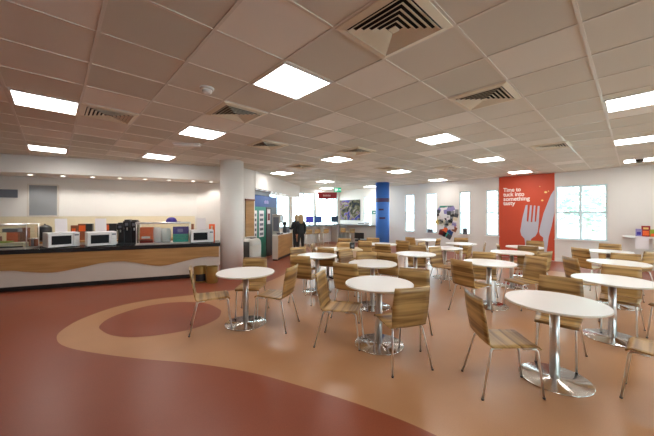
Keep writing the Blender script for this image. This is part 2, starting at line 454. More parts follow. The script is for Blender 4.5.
# ------------------------------------------------------------------ ceiling fittings
def rpos(a, b, z): p = room(a, b); return (p.x, p.y, z)
def ceiling_light(a, b, label):
    e = empty('ceiling_light', rpos(a, b, CEIL - .012), ROT, label, 'ceiling light', 'square recessed ceiling light panels')
    h = TILE / 2 - .012; fr = MB()
    for x0, x1, y0, y1 in ((-h, h, -h, -h + .022), (-h, h, h - .022, h), (-h, -h + .022, -h + .022, h - .022), (h - .022, h, -h + .022, h - .022)):
        fr.box(x0, x1, y0, y1, 0, .012)
    fr.build('frame', 'lframe', e)
    k = h - .022
    MB().box(-k, k, -k, k, .004, .012).build('diffuser', 'lamp', e)
lights = [
    (1.85, 2.51, 'largest bright square light panel, overhead left of centre'),
    (-.06, 5.09, 'light panel at the far left edge, nearer of two in that row'),
    (-.08, 8.67, 'light panel at far left just in front of the servery bulkhead'),
    (1.87, 5.13, 'light panel beside the small grey emergency strip light'),
    (1.88, 7.97, 'light panel above the counter with the stacked white microwaves, left of the column'),
    (5.28, 5.22, 'light panel high in the middle of the room beyond the biggest one'),
    (5.22, 2.51, 'light panel above the right-centre tables, second in size near the middle'),
    (5.69, 8.27, 'light panel just right of the white column top'),
    (8.28, 5.32, 'light panel just right above the blue column'),
    (8.14, 2.56, 'light panel in front of the red banner, nearer of two'),
    (11.31, 2.61, 'light panel close against the top of the red banner'),
    (5.24, -.05, 'light panel at right edge, nearest of three in that row'),
    (8.02, -.03, 'light panel at right edge, middle of three in that row'),
    (11.06, -.11, 'light panel at right edge beside the black camera dome'),
    (11.5, 5.54, 'light panel over the narrow windows near the right-hand wall'),
    (8.52, 9.14, 'light panel just above the hanging red sign'),
    (10.81, 11.47, 'light panel at the far end behind the hanging red sign'),
    (11.8, 9.2, 'light panel just left of the blue column top'),
    (1.85, -.05, 'added light panel overhead beside the camera, out of the picture'),  # from here on: unseen panels of the same kind, added for room brightness
    (-3.3, 5.07, 'added light panel beyond the left edge of the picture'),
    (5.05, -3.25, 'added light panel beyond the right edge, near row'),
    (8.25, -3.25, 'added light panel beyond the right edge, far row'),
   ]
for l in lights: ceiling_light(*l)

def ceiling_vent(a, b, label):
    e = empty('ceiling_vent', rpos(a, b, CEIL - .03), ROT, label, 'ceiling vent', 'square louvred air diffusers in the ceiling')
    h = TILE / 2 - .01
    MB().box(-h + .05, h - .05, -h + .05, h - .05, .024, .0295).build('backing', 'dark', e)
    def ring(r0, z0, r1, z1, t):
        mb = MB(); vs = []
        for r, z in ((r0, z0), (r1, z1), (r1, z1 + t), (r0, z0 + t)):
            vs += [(-r, -r, z), (r, -r, z), (r, r, z), (-r, r, z)]
        fs = []
        for i in range(4):
            for k in range(4):
                j = (k + 1) % 4; n = (i + 1) % 4
                fs.append((i * 4 + k, i * 4 + j, n * 4 + j, n * 4 + k))
        return mb.add(vs, fs)
    ring(h, .018, h - .055, .006, .011).build('frame', 'vent', e)
    for k in range(5):
        r = h - .075 - k * .042
        ring(r + .010, .001, r - .018, .018, .003).build('louvre', 'vent', e)
    MB().box(-.03, .03, -.03, .03, .002, .008).build('centre_plate', 'vent', e)
for a, b, l in [
    (1.85, 1.23, 'largest louvred vent, cut by the top edge of the photo'),
    (.57, 5.07, 'louvred vent furthest left, beside the left-hand light panels'),
    (1.85, 3.79, 'louvred vent beyond the round smoke detector, left of the biggest light'),
    (3.16, 5.11, 'louvred vent between the white column top and the biggest light panel'),
    (3.77, 1.23, 'louvred vent right of centre, nearest the bright panel over the right tables'),
    (7.45, 1.17, 'louvred vent in front of the red banner top right corner'),
    (4.9, 4.23, 'louvred vent right beside the light panel in the middle of the room'),
    (5.26, 6.67, 'louvred vent between the white column and the hanging red sign'),
    (7.41, 5.14, 'louvred vent beside the light panel above the blue column'),
    (8.61, 3.88, 'louvred vent furthest off, over the narrow windows'),
]: ceiling_vent(a, b, l)
def on_ceiling(px, py):
    Y = (CEIL - EYE) * F / (HY - py); return ((px - CX) / F * Y, Y)
x, y = on_ceiling(207, 88)
e = empty('smoke_detector', (x, y, CEIL - .06), 0, 'round white smoke detector on the ceiling tiles at upper left', 'smoke detector')
MB().lathe([(.075, .06), (.075, .045), (.065, .035)][::-1], 28).build('base', 'plastic', e)
MB().lathe([(.03, 0), (.05, .008), (.055, .034)], 28).build('sensor_head', 'plastic', e)
x, y = on_ceiling(187, 143.5)
e = empty('emergency_light', (x, y, CEIL - .06), ROT + pi / 2 + .9, 'small slim grey strip light on the ceiling at upper left', 'emergency light')
MB().box(-.26, .26, -.06, .06, .03, .0595).build('housing', 'plastic', e, .006)
MB().box(-.25, .25, -.05, .05, 0, .03).build('lens', 'white', e, .012)
x, y = on_ceiling(639.5, 158)
e = empty('security_camera', (x, y, CEIL - .12), 0, 'small black dome camera under the ceiling at the right edge', 'security camera')
MB().lathe([(.085, .08), (.085, .1195)], 28).build('mount', 'plastic', e)
MB().lathe([(.0, 0), (.035, .006), (.06, .025), (.075, .05), (.078, .08)], 28).build('dome', 'black', e)

# ------------------------------------------------------------------ tables and chairs
def make_table():
    e = empty('cafe_table')
    MB().lathe([(.397, .728), (.412, .735), (.412, .751), (.408, .755)], 64).build('tabletop', 'white', e)
    MB().lathe([(.4126, .734), (.4132, .7355), (.4132, .7485), (.4126, .750)], 64, caps=False).build('edge_band', 'rim', e)
    MB().lathe([(.13, .720), (.13, .728)], 32).build('support_plate', 'blackmet', e)
    MB().lathe([(.040, .012), (.040, .720)], 28).build('pole', 'steel', e)
    b = MB().lathe([(.291, 0), (.296, .003), (.296, .008), (.29, .011), (.06, .0125), (.054, .019), (.040, .020)], 64).build('base_plate', 'steelbase', e)
    return e
tables = {
 'T1': (-1.19, 4.25, 'round white table at left, nearest the white column, three chairs around it'),
 'T2': (.64, 3.57, 'round white table in the middle foreground with a zebra-grain chair back in front of it'),
 'T3': (2.212, 2.82, 'largest round white table, front right, nearest to the viewer'),
 'T4': (3.68, 3.74, 'round white table right behind the front right one, near the right edge'),
 'T5': (5.09, 5.08, 'round white table at right, second behind the front right one'),
 'T6': (6.40, 6.60, 'round white table at right, furthest back below the big window'),
 'T7': (2.84, 5.08, 'round white table right of centre with a dark chair back at its left edge'),
 'T8': (4.10, 6.44, 'round white table in front of the red banner, nearer of two there'),
 'T9': (5.10, 7.50, 'round white table directly below the fork on the red banner'),
 'T10': (1.89, 6.20, 'round white table in the middle, just right of the blue column foot'),
 'T11': (2.96, 7.28, 'round white table below the photo collage on the wall'),
 'T12': (3.28, 9.5, 'round white table furthest back, below the narrow windows'),
 'T13': (3.85, 8.34, 'round white table below the narrow window right of the collage'),
 'T14': (.79, 5.02, 'round white table directly behind the middle foreground one'),
 'T15': (-.20, 5.97, 'round white table left of centre in front of the bright floor reflections'),
 'T17': (1.55, 8.22, 'small-looking round white table just in front of the blue column'),
}
proto_t = make_table()
for i, (k, (x, y, l)) in enumerate(tables.items()):
    t = proto_t if i == 0 else copy_tree(proto_t)
    tag(t, l, 'table', 'round white cafe tables'); t.location = (x, y, 0)
# oblong table on black legs
e = empty('oblong_table', (.28, 7.25, 0), radians(8), 'oblong beige table on black pedestal legs between the stools and the middle tables', 'table')
def rrect(hx, hy, r, n=6):
    out = []
    for cx, cy, t0 in ((hx - r, hy - r, 0), (-hx + r, hy - r, 90), (-hx + r, -hy + r, 180), (hx - r, -hy + r, 270)):
        for i in range(n + 1):
            t = radians(t0 + 90 * i / n); out.append((cx + r * cos(t), cy + r * sin(t)))
    return out
MB().prism(rrect(.57, .36, .14), .705, .732).build('tabletop', 'beigetop', e, .004)
for s in (-1, 1):
    p = MB().tube([(s * .26, 0, .03), (s * .26, 0, .705)], .035, 16).build('leg', 'blackmet', e)
    ft = MB()
    for t in (45, 135, 225, 315):
        ft.tube([(s * .26, 0, .045), (s * .26 + .24 * cos(radians(t)), .24 * sin(radians(t)), .014)], [.025, .014], 10)
    ft.build('foot', 'blackmet', p)
e2 = empty('napkin_dispenser', (.63, 7.28, .732), radians(8), 'small black box standing on the oblong beige table', 'napkin dispenser')
MB().box(-.055, .055, -.05, .05, 0, .15).build('body', 'black', e2, .01)
MB().box(-.03, .03, -.051, -.049, .04, .10).build('slot', 'greyplas', e2)

def make_chair():
    e = empty('plywood_chair')
    W = .205
    # shell profile in (x, z): front lip -> seat -> bend -> back
    prof = round_path([(.250, 0, .432), (.222, 0, .458), (-.185, 0, .446), (-.21, 0, .60), (-.252, 0, .865)], .035, 6)
    k = max(i for i, p in enumerate(prof) if p.x > -.188 and p.z < .47)
    def shell(pts, w_at, th=.012, ny=6, curve=0.0):
        mb = MB(); top = []; bot = []; n = len(pts)
        for i, p in enumerate(pts):
            d = (pts[min(i + 1, n - 1)] - pts[max(i - 1, 0)]).normalized()
            nrm = Vector((d.z, 0, -d.x))           # sitter's side
            if nrm.z < -.2 or (abs(nrm.z) <= .2 and nrm.x < 0): nrm = -nrm
            w = w_at(p)
            for j in range(ny + 1):
                y = -w + 2 * w * j / ny
                c = curve(p) * (1 - (y / w) ** 2)
                q = p - nrm * c; 
                top.append((q.x, y, q.z)); q2 = q - nrm * th; bot.append((q2.x, y, q2.z))
        m = ny + 1; N0 = len(top); fs = []; cap = []
        for i in range(n - 1):
            for j in range(ny):
                a = i * m + j; fs.append((a, a + 1, a + m + 1, a + m)); fs.append((N0 + a, N0 + a + m, N0 + a + m + 1, N0 + a + 1))
            cap.append((i * m, (i + 1) * m, N0 + (i + 1) * m, N0 + i * m))
            a = i * m + ny; cap.append((a, N0 + a, N0 + a + m, a + m))
        for j in range(ny):
            cap.append((j, N0 + j, N0 + j + 1, j + 1)); a = (n - 1) * m + j; cap.append((a, a + 1, N0 + a + 1, N0 + a))
        mb.add(top + bot, fs, True); o = len(mb.v) - 2 * N0
        mb.f += cap; mb.sm += [False] * len(cap); return mb
    sp = [Vector(p) for p in prof]
    wseat = lambda p: .205 - .022 * max(0, (p.x + .1) / .35)
    seat = sp[:k + 1]; back = sp[k:]
    # subdivide long spans
    def sub(ps, step=.05):
        out = [ps[0]]
        for a, b in zip(ps, ps[1:]):
            n = max(1, int((b - a).length / step))
            for i in range(1, n + 1): out.append(a.lerp(b, i / n))
        return out
    s = shell(sub(seat), wseat, curve=lambda p: .008 if p.x < .215 else .004).build('seat', 'zeb', e)
    def wb(p):
        t = (p.z - .446) / .42; return .197 + .012 * sin(pi * min(1, max(0, t)))
    b = shell(sub(back), wb, curve=lambda p: .008 + .010 * max(0, min(1, (p.z - .46) / .4))).build('backrest', 'zeb', e)
    # under-seat frame
    fr = MB()
    for xx in (.13, -.12):
        fr.tube([(xx, -.165, .423), (xx, .165, .423)], .010, 10)
    fr.box(-.13, .14, -.05, .05, .424, .4335); fr.build('seat_frame', 'chrome', e)
    for sy in (-1, 1):
        l = MB().tube(round_path([(.10, sy * .155, .423), (.222, sy * .160, .423), (.272, sy * .168, .0)], .03, 5), .0095, 12).build('leg', 'chrome', e)
        MB().lathe([(.0115, 0), (.0115, .014)], 12, (.272, sy * .168, 0)).build('foot_cap', 'rubber', l)
        l = MB().tube(round_path([(-.08, sy * .165, .423), (-.165, sy * .172, .423), (-.265, sy * .23, .0)], .03, 5), .0095, 12).build('leg', 'chrome', e)
        MB().lathe([(.0115, 0), (.0115, .014)], 12, (-.265, sy * .23, 0)).build('foot_cap', 'rubber', l)
    return e
def B(px, py, deg, dy=0.0):
    """chair from where the middle of its back's top edge stands: height .86 m"""
    Y = (EYE - .862) * F / (py - HY) + dy; X = (px - CX) / F * Y
    d = Vector((cos(radians(deg)), sin(radians(deg)))); p = Vector((X, Y)) + d * .252
    return p.x, p.y, deg
chairs = [
 ((-1.64, 4.09, 23), 'wooden chair in profile at the far left, facing the left round table'),
 (B(255, 257.5, 270), 'wooden chair behind the left round table, facing the viewer in front of the silver bin'),
 ((-.735, 4.18, 163), 'wooden chair at the right side of the left round table, turned left'),
 ((.165, 3.63, -16), 'pale-lit wooden chair in profile at the left of the middle foreground table'),
 ((.785, 3.16, 107), 'wooden chair with its striped back to the viewer at the middle foreground table'),
 (B(414, 268.6, 243), 'wooden chair behind the middle foreground table, right of the chair with its back turned'),
 (B(345, 263, 62), 'wooden chair with dark back to the viewer, in front-left of the second middle table'),
 (B(366.5, 252.6, 271, .08), 'wooden chair facing the viewer behind the second middle table, left of two'),
 (B(387, 253, 55), 'dark-backed wooden chair behind the second middle table, right of two'),
 (B(382.5, 244, 60), 'wooden chair with its back covering the foot of the blue column'),
 (B(300, 255.5, 66), 'dark-backed wooden chair at front-left of the table by the floor reflections'),
 (B(298, 248.4, 306, .25), 'light wooden chair in front of the two people in black'),
 (B(325.5, 248, 66, .08), 'dark-backed wooden chair just right behind the table by the floor reflections'),
 (B(313, 243, 350), 'narrow light wooden chair seen edge-on below the bar stools'),
 (B(344.5, 238.5, 262), 'dark-topped wooden chair far back behind the oblong table'),
 (B(344.5, 242.2, 268), 'light wooden chair facing the viewer behind the oblong table'),
 (B(345.5, 250, 312, .1), 'light wooden chair seen narrow in front of the oblong table'),
 (B(365, 240, 240, -.25), 'light wooden chair left of the blue column beside the black box'),
 (B(373, 237.8, 250), 'small dark wooden chair furthest back, touching the left side of the blue column'),
 (B(402.5, 240.8, 50, .1), 'dark-backed wooden chair behind left of the table right of the blue column'),
 (B(417, 246.6, 252, .3), 'light wooden chair facing the viewer behind the table right of the blue column'),
 (B(410, 237, 30), 'small light wooden chair under the leftmost narrow window by the blue column'),
 (B(421.5, 241.8, 316), 'small light wooden chair beside the table under the collage, left side'),
 (B(435, 246.5, 300), 'dark-fronted wooden chair at the right end of the table right of the blue column'),
 (B(438.5, 237.8, 140, -.2), 'small dark wooden chair directly under the photo collage'),
 (B(461, 238.8, 250, .4), 'small light wooden chair below the narrow window right of the collage'),
 (B(470, 244.8, 140), 'light wooden chair seen obliquely right of the table under the collage'),
 (B(485, 242.4, 155), 'wooden chair seen edge-on facing left, alone left of the red banner'),
 (B(498, 244, 338), 'wooden chair seen edge-on facing right, at the left edge of the red banner'),
 (B(461, 260, 26), 'large dark-backed wooden chair at the left of the right-half middle table'),
 (B(484, 252, 243), 'light wooden chair facing the viewer behind the right-half middle table'),
 ((3.42, 5.02, 196), 'wooden chair facing left at the right of the right-half middle table'),
 (B(528, 246, 233), 'wooden chair facing the viewer behind the nearer table in front of the banner'),
 (B(535, 242, 234, .35), 'wooden chair behind the far table below the banner fork'),
 (B(545, 251.5, 108), 'striped wooden chair with its back turned right of the nearer banner table'),
 ((1.622, 2.70, -5), 'wooden chair in profile front right, facing the largest table from its left'),
 ((2.565, 3.22, 227), 'wooden chair facing the viewer behind the largest front table'),
 ((2.86, 2.42, 130), 'wooden chair cut by the right edge, with only its seat corner showing at the front'),
 (B(621, 265.7, 222), 'wooden chair facing the viewer behind the right-hand table next to the front one'),
 ((4.36, 3.52, 168), 'wooden chair at the right edge beside the table behind the front one'),
 (B(570, 257.2, -10), 'dark-backed narrow wooden chair left of the third right-hand table'),
 (B(580, 248, 6), 'dark-backed wooden chair left of the table below the big window'),
 (B(610, 245, 225, .25), 'wooden chair facing the viewer against the wall below the big window'),
 (B(625.5, 253.6, 223), 'wooden chair facing the viewer between the two right-hand back tables'),
 (B(650, 251, 108), 'wooden chair at the right edge under the white wall shelf'),
]
proto = make_chair()
for i, ((x, y, d), l) in enumerate(chairs):
    c = proto if i == 0 else copy_tree(proto)
    tag(c, l, 'chair', 'zebra-grain plywood cafe chairs'); c.location = (x, y, 0); c.rotation_euler = (0, 0, radians(d))

# ------------------------------------------------------------------ servery counter
CF_P = Vector((-4.80, 6.62))                      # on the counter's front face
CF_E = ray(219, CF_P, SERV_D); CF_S = CF_P - SERV_D * 3.6
CL = (CF_E - CF_S).length
def cpos(px, off=0.0):
    p = ray(px, CF_P - SERV_N * off, SERV_D); return p
def s_of(px): return (ray(px, CF_P, SERV_D) - CF_S).dot(SERV_D)
CANG = math.atan2(SERV_D.y, SERV_D.x)
cnt = empty('servery_counter', (CF_S.x, CF_S.y, 0), CANG, 'long servery counter with black top and wavy wooden front at left', 'counter')
MB().box(0, CL + .03, -.03, .68, .775, .865).build('worktop', 'granite', cnt, .004)
MB().box(0, CL, .03, .62, .1, .775).build('front_panel', 'panel', cnt)
MB().box(0, CL, .07, .60, 0, .1).build('kick_board', 'kick', cnt)
wv_px = [(-40, .44), (0, .445), (25, .40), (52, .352), (80, .42), (100, .495), (115, .515), (130, .49), (150, .39), (162, .355), (176, .40), (192, .475), (205, .515), (219, .50)]
wv = [(s_of(p), z) for p, z in wv_px]; wv[0] = (0.0, wv[0][1])
lower = [p for p in spline([Vector((s, z)) for s, z in wv], 6, closed=False)]
mb = MB(); n = len(lower); vs = []; fs = []
for p in lower:
    for yy, zz in ((.0, p.y), (.0, .775), (.03, .775), (.03, p.y)): vs.append((p.x, yy, zz))
for i in range(n - 1):
    for k in range(4): fs.append((i * 4 + k, i * 4 + (k + 1) % 4, i * 4 + 4 + (k + 1) % 4, i * 4 + 4 + k))
fs += [(0, 1, 2, 3), tuple((n - 1) * 4 + k for k in (3, 2, 1, 0))]
mb.add(vs, fs); mb.build('wavy_fascia', 'lwood', cnt)

# back counter along the servery wall
bk0 = BK_L + SERV_D * .2; BKL = (BK_C - bk0).length - .06
bp0 = bk0 + SERV_N * .62
bc = empty('back_counter', (bp0.x, bp0.y, 0), CANG, 'low back counter along the servery wall behind the microwaves', 'counter')
MB().box(0, BKL, 0, .6, .86, .90).build('worktop', 'lwood', bc)
MB().box(0, BKL, .04, .58, 0, .86).build('cabinet_body', 'panel', bc)
sb = empty('splashback', (bk0.x + SERV_N.x * .015, bk0.y + SERV_N.y * .015, 0), CANG, 'beige splashback strip along the servery wall', 'splashback')
MB().box(0, BKL, 0, .013, .91, 1.52).build('panel', 'tile', sb)
MB().box(0, BKL, -.006, .012, 1.52, 1.535).build('top_trim', 'cream', sb)

# wall shutters
def bwall(px): return ray(px, BACK_P, SERV_D)
def wall_panel(name, px0, px1, py0, py1, material, label, cat, trim=True):
    p, q = bwall(px0), bwall(px1); Y = (p.y + q.y) / 2; z1, z0 = zat(py0, Y), zat(py1, Y); w = (q - p).length
    pp = p + SERV_N * .002
    e = empty(name, (pp.x, pp.y, z0), CANG, label, cat)
    MB().box(0, w, -.02, 0, 0, z1 - z0).build('panel', material, e)
    if trim:
        t = MB(); h = z1 - z0
        for a in ((-.035, 0, 0, h), (w, w + .035, 0, h), (-.035, w + .035, h, h + .035), (-.035, w + .035, -.035, 0)): t.box(a[0], a[1], -.03, 0, a[2], a[3])
        t.build('frame', 'panel', e)
wall_panel('serving_hatch', 29.5, 57.5, 185.5, 215.5, 'grey', 'square grey closed hatch on the servery wall', 'hatch')
wall_panel('grey_wall_board', -14, 18, 189.3, 197.5, 'greyplas', 'flat dark grey strip board on the servery wall at the left edge', 'board', False)

# downlights in both soffits
def downlight(px, P, D, z, label, group):
    p = ray(px, P, D)
    e = empty('downlight', (p.x, p.y, z - .004), 0, label, 'downlight', group)
    MB().lathe([(.048, 0), (.062, 0), (.062, .004), (.048, .004)], 24, caps=False).build('bezel', 'lframe', e)
    MB().lathe([(.0475, .001), (.0475, .0035)], 24).build('lamp', 'spot', e)
    L = bpy.data.lights.new('downlight_beam', 'SPOT'); L.energy = DLE; L.spot_size = radians(120); L.spot_blend = .6; L.color = (1, .97, .92); L.shadow_soft_size = .05
    lo = bpy.data.objects.new('downlight_beam', L); COL.objects.link(lo); lo.parent = e; lo.location = (0, 0, -.01)
DLE = 26
bl_P = BH_P - SERV_N * .45
ords = ['first', 'second', 'third', 'fourth', 'fifth', 'sixth', 'seventh', 'eighth']
for i, px in enumerate((30, 63, 92.5, 120, 145, 169, 193, 211)):
    downlight(px, bl_P, SERV_D, 2.585, ords[i] + ' small downlight from the left in the servery bulkhead', 'servery bulkhead downlights')
DLE = 8
for i, px in enumerate((256.8, 262, 267.2, 271.8, 276.2, 280.6, 284.5)):
    downlight(px, SH_A + Vector((-.12, 0)), SH_D, 2.44, ords[i] + ' small downlight from the left above the blue sign', 'downlights above the blue sign')

# microwaves
def microwave(px, off, deg, label):
    p = cpos(px, off); e = empty('microwave', (p.x, p.y, .866), radians(deg) + pi / 2, label, 'microwave', 'white microwaves on the servery counter')
    # local: front faces -y
    w, d, h = .27, .19, .325
    MB().box(-w, w, -d + .012, d, .012, h).build('body', 'plastic', e, .006)
    dr = MB().box(-w + .004, w - .115, -d - .012, -d + .012, .016, h - .004).build('door', 'plastic', e, .005)
    MB().box(-w + .06, w - .15, -d - .0145, -d - .011, .07, h - .065).build('window', 'mwblack', dr)
    MB().tube([(w - .128, -d - .03, .05), (w - .128, -d - .03, h - .05)], .006, 8).build('handle', 'plastic', dr)
    pn = MB().box(w - .110, w - .004, -d - .010, -d + .012, .016, h - .004).build('control_panel', 'plastic', e, .004)
    MB().box(w - .095, w - .02, -d - .0115, -d - .009, h - .075, h - .045).build('display', 'greyplas', pn)
    bt = MB()
    for r in range(4):
        for c in range(3): bt.box(w - .093 + c * .026, w - .074 + c * .026, -d - .0125, -d - .009, .05 + r * .035, .07 + r * .035)
    bt.build('keypad', 'lframe', pn)
    for sx in (-1, 1):
        for sy in (-1, 1): MB().lathe([(.015, 0), (.015, .012)], 10, (sx * (w - .04), sy * (d - .05), 0)).build('foot', 'rubber', e)
    return p, radians(deg)
mw = [(61.5, -34, 'left'), (101, -44, 'middle'), (201.5, -60, 'right')]
for (px, deg, w), lab, pl in zip(mw, ('white microwave at the left with a paper notice standing on it', 'white microwave between the left microwave and the black dispensers', 'white microwave beside the white column'),
                             ('white paper notice standing on the left microwave', 'white paper notice standing on the middle microwave', 'white paper notice standing on the microwave by the column')):
    p, dg = microwave(px, .30, deg, lab)
    pa = MB().mbox(Matrix.Rotation(radians(-8), 4, 'X') @ Matrix.Translation((0, 0, .155)), .105, .0015, .15)
    # folded foot of the paper
    pa.box(-.105, .105, 0, .05, 0, .002)
    o = pa.build('paper_notice', 'paper'); tag(o, pl, 'notice', 'paper notices on microwaves')
    o.location = (p.x, p.y, 1.1925); o.rotation_euler = (0, 0, dg + pi / 2)

# glass display cases on the counter
def display_case(px0, px1, label, mid=False):
    p, q = cpos(px0, .33), cpos(px1, .33); L = (q - p).length
    e = empty('glass_display_case', (p.x, p.y, .866), CANG, label, 'display case', 'glass display cases on the servery counter')
    MB().box(0, L, -.26, .26, 0, .03).build('base_tray', 'steel', e, .004)
    for x in (.012, L - .012):
        for y in (-.24, .24):
            MB().tube([(x, y, .03), (x, y, .51)], .010, 10).build('post', 'chrome', e)
    MB().box(.012, L - .012, -.247, -.242, .09, .48).build('front_glass', 'case', e)
    for x in (.010, L - .014): MB().box(x, x + .005, -.24, .24, .03, .50).build('side_glass', 'case', e)
    MB().box(0, L, -.26, .26, .505, .515).build('top_glass', 'case', e)
    if mid: MB().box(.012, L - .012, -.22, .10, .345, .353).build('glass_shelf', 'case', e)
    MB().tube([(0, -.262, .515), (L, -.262, .515)], .024, 12).build('top_rail', 'chrome', e)
    MB().tube([(0, .262, .515), (L, .262, .515)], .014, 12).build('rear_rail', 'chrome', e)
    MB().box(0, L, -.33, -.27, 0, .02).build('tray_rail', 'steel', e)
    return e
display_case(-42, 33.5, 'glass display case with chrome rail at the left end of the counter', True)
display_case(138, 190.5, 'glass display case with orange and purple packets beside the right microwave')
def item(name, px, off, w, d, h, material, label, cat, z=.8965, yaw=0, group=None, bevel=.006, parts=()):
    p = cpos(px, off); e = empty(name, (p.x, p.y, z), CANG + yaw, label, cat, group)
    MB().box(-w / 2, w / 2, -d / 2, d / 2, 0, h).build('body', material, e, bevel)
    for nm, (x0, x1, z0, z1), mm in parts:
        MB().box(x0 * w, x1 * w, -d / 2 - .003, -d / 2 + .001, z0 * h, z1 * h).build(nm, mm, e)
    return e
def lathe_item(name, px, off, prof, material, label, cat, z, parts=(), group=None):
    p = cpos(px, off); e = empty(name, (p.x, p.y, z), CANG, label, cat, group)
    MB().lathe(prof, 24).build('body', material, e)
    for nm, pr, mm in parts: MB().lathe(pr, 24).build(nm, mm, e)
    return e
# contents of the right case
item('crisp_packet_box', 147, .32, .27, .16, .38, 'orange', 'orange snack box at left inside the right display case', 'snack box', parts=(('dark_label', (-.5, .5, .0, .22), 'dkred'), ('label', (-.38, .30, .28, .42), 'paper')))
def bag(px, off, w, d, h, m, label):
    p = cpos(px, off); mb = MB(); n = 20; mm = 10; vs = []; fs = []
    for i in range(mm + 1):
        t = i / mm; k = sin(pi * min(1, t * .86 + .14)) ** .5 if t < 1 else .16
        k = max(k, .16)
        for j in range(n):
            a = 2 * pi * j / n; r = 1 + .06 * sin(5 * a + 3 * t)
            vs.append((w / 2 * cos(a) * (.75 + .25 * k) * r, d / 2 * sin(a) * k * r, h * t))
    for i in range(mm):
        for j in range(n): fs.append((i * n + j, i * n + (j + 1) % n, (i + 1) * n + (j + 1) % n, (i + 1) * n + j))
    mb.add(vs, fs, True); mb.f += [tuple(range(n))[::-1], tuple(mm * n + j for j in range(n))]; mb.sm += [False, False]
    o = mb.build('paper_bag', m); o.location = (p.x, p.y, .8965); o.rotation_euler = (0, 0, CANG); tag(o, label, 'bag', 'white bags in the display case')
bag(157.5, .34, .19, .14, .37, 'paper', 'white bag beside the orange snack box in the display case')
bag(166, .32, .22, .16, .35, 'plastic', 'white bag beside the purple and teal boxes in the display case')
item('snack_box', 181, .33, .35, .2, .20, 'teal', 'teal box at the bottom of the right display case', 'snack box', bevel=.003)
item('snack_box', 181, .33, .35, .2, .18, 'purple', 'purple box stacked on the teal box in the right display case', 'snack box', z=1.0975, bevel=.003, parts=(('emblem', (-.2, .15, .25, .7), 'lilac'),))
p = cpos(171.5, .33); e = empty('purple_bowl', (p.x, p.y, 1.382), CANG, 'purple upturned bowl on top of the right display case', 'bowl')
MB().lathe([(.13, 0), (.128, .04), (.105, .095), (.06, .13), (.0, .14)], 28).build('body', 'purple', e)
MB().tube([(.10, 0, .02), (.17, 0, .02), (.21, 0, .016)], .008, 8).build('handle', 'purple', e)
# contents of the left case
item('food_tray', 14, .30, .42, .26, .10, 'cream', 'cream food tray inside the left display case', 'tray', parts=(('black_base', (-.42, .48, 0, .25), 'black'),))
item('snack_box', 14.5, .52, .22, .10, .38, 'orange', 'orange snack box behind the cream tray, left of two', 'snack box')
item('snack_box', 24, .52, .17, .10, .40, 'brown', 'brown-orange snack box behind the cream tray, right of two', 'snack box')
item('serving_box', 2, .30, .26, .25, .13, 'lime', 'white and lime serving box at the left edge of the counter', 'box', parts=(('white_front', (-.5, .5, 0, .75), 'plastic'),))
item('sauce_bottle_box', -3, .52, .12, .10, .22, 'dkred', 'dark red box at the left edge inside the left display case', 'box')
for k, px in enumerate((30.2, 33.2, 36.0)):
    lathe_item('glass_jar', px, .40, [(.035, 0), (.038, .02), (.038, .13), (.028, .155)], ('brown', 'greyplas', 'brown')[k],
               ('brown storage jar left of three in the glass case', 'grey storage jar in the middle of three in the glass case', 'brown storage jar right of three beside the left microwave')[k], 'jar', .8965,
               (('lid', [(.032, .1555), (.032, .18)], 'steel'),), 'jars in the left display case')
p = cpos(12.5, .28); o = MB().prism(rrect(.13, .09, .03), 0, .075).build('plastic_tub', 'greyplas', bevel=.01); o.location = (p.x, p.y, 1.2195); o.rotation_euler = (0, 0, CANG)
tag(o, 'flat grey plastic tub on the glass shelf of the left display case', 'tub')
# back counter goods
BO = (CF_P - bp0).dot(SERV_N)                      # distance from counter front to back-counter front
def bitem(name, px, w, d, h, m, label, cat, parts=(), o=.25): return item(name, px, BO + o, w, d, h, m, label, cat, z=.901, parts=parts)
lathe_item('hot_water_urn', 45, BO + .25, [(.13, 0), (.135, .02), (.135, .34), (.12, .37), (.07, .41), (.0, .42)], 'black', 'black hot water urn standing between the left display case and the left microwave', 'urn', .901,
           (('knob', [(.018, .4205), (.018, .45)], 'black'), ('base_ring', [(.14, .005), (.14, .03)], 'greyplas')))
bitem('snack_box', 74.5, .13, .1, .40, 'brown', 'brown packet behind the right side of the left microwave', 'snack box', (('label', (-.3, .3, .5, .8), 'orange'),))
bitem('snack_box', 83, .18, .12, .44, 'brown', 'tall brown box between the left and middle microwaves', 'snack box', (('label', (-.4, .4, .55, .9), 'orange'),))
bitem('coffee_tin', 89.5, .15, .12, .44, 'black', 'black box behind the middle microwave, left of its notice', 'box')
bitem('snack_box', 107.5, .17, .12, .44, 'brown', 'brown box behind the middle microwave, right of its notice', 'snack box', (('label', (-.4, .4, .6, .9), 'orange'),))
bitem('coffee_tin', 113.5, .17, .14, .44, 'black', 'black box between the middle microwave and the dispensers', 'box')
bitem('snack_box', 192.6, .07, .08, .40, 'brown', 'thin brown packet left of the right microwave notice', 'snack box')
item('snack_box', 212, .52, .15, .06, .46, 'orange', 'orange and cream card beside the white column at the end of the counter', 'card', z=.866, parts=(('stripe', (-.2, .1, .1, .9), 'cream'),))
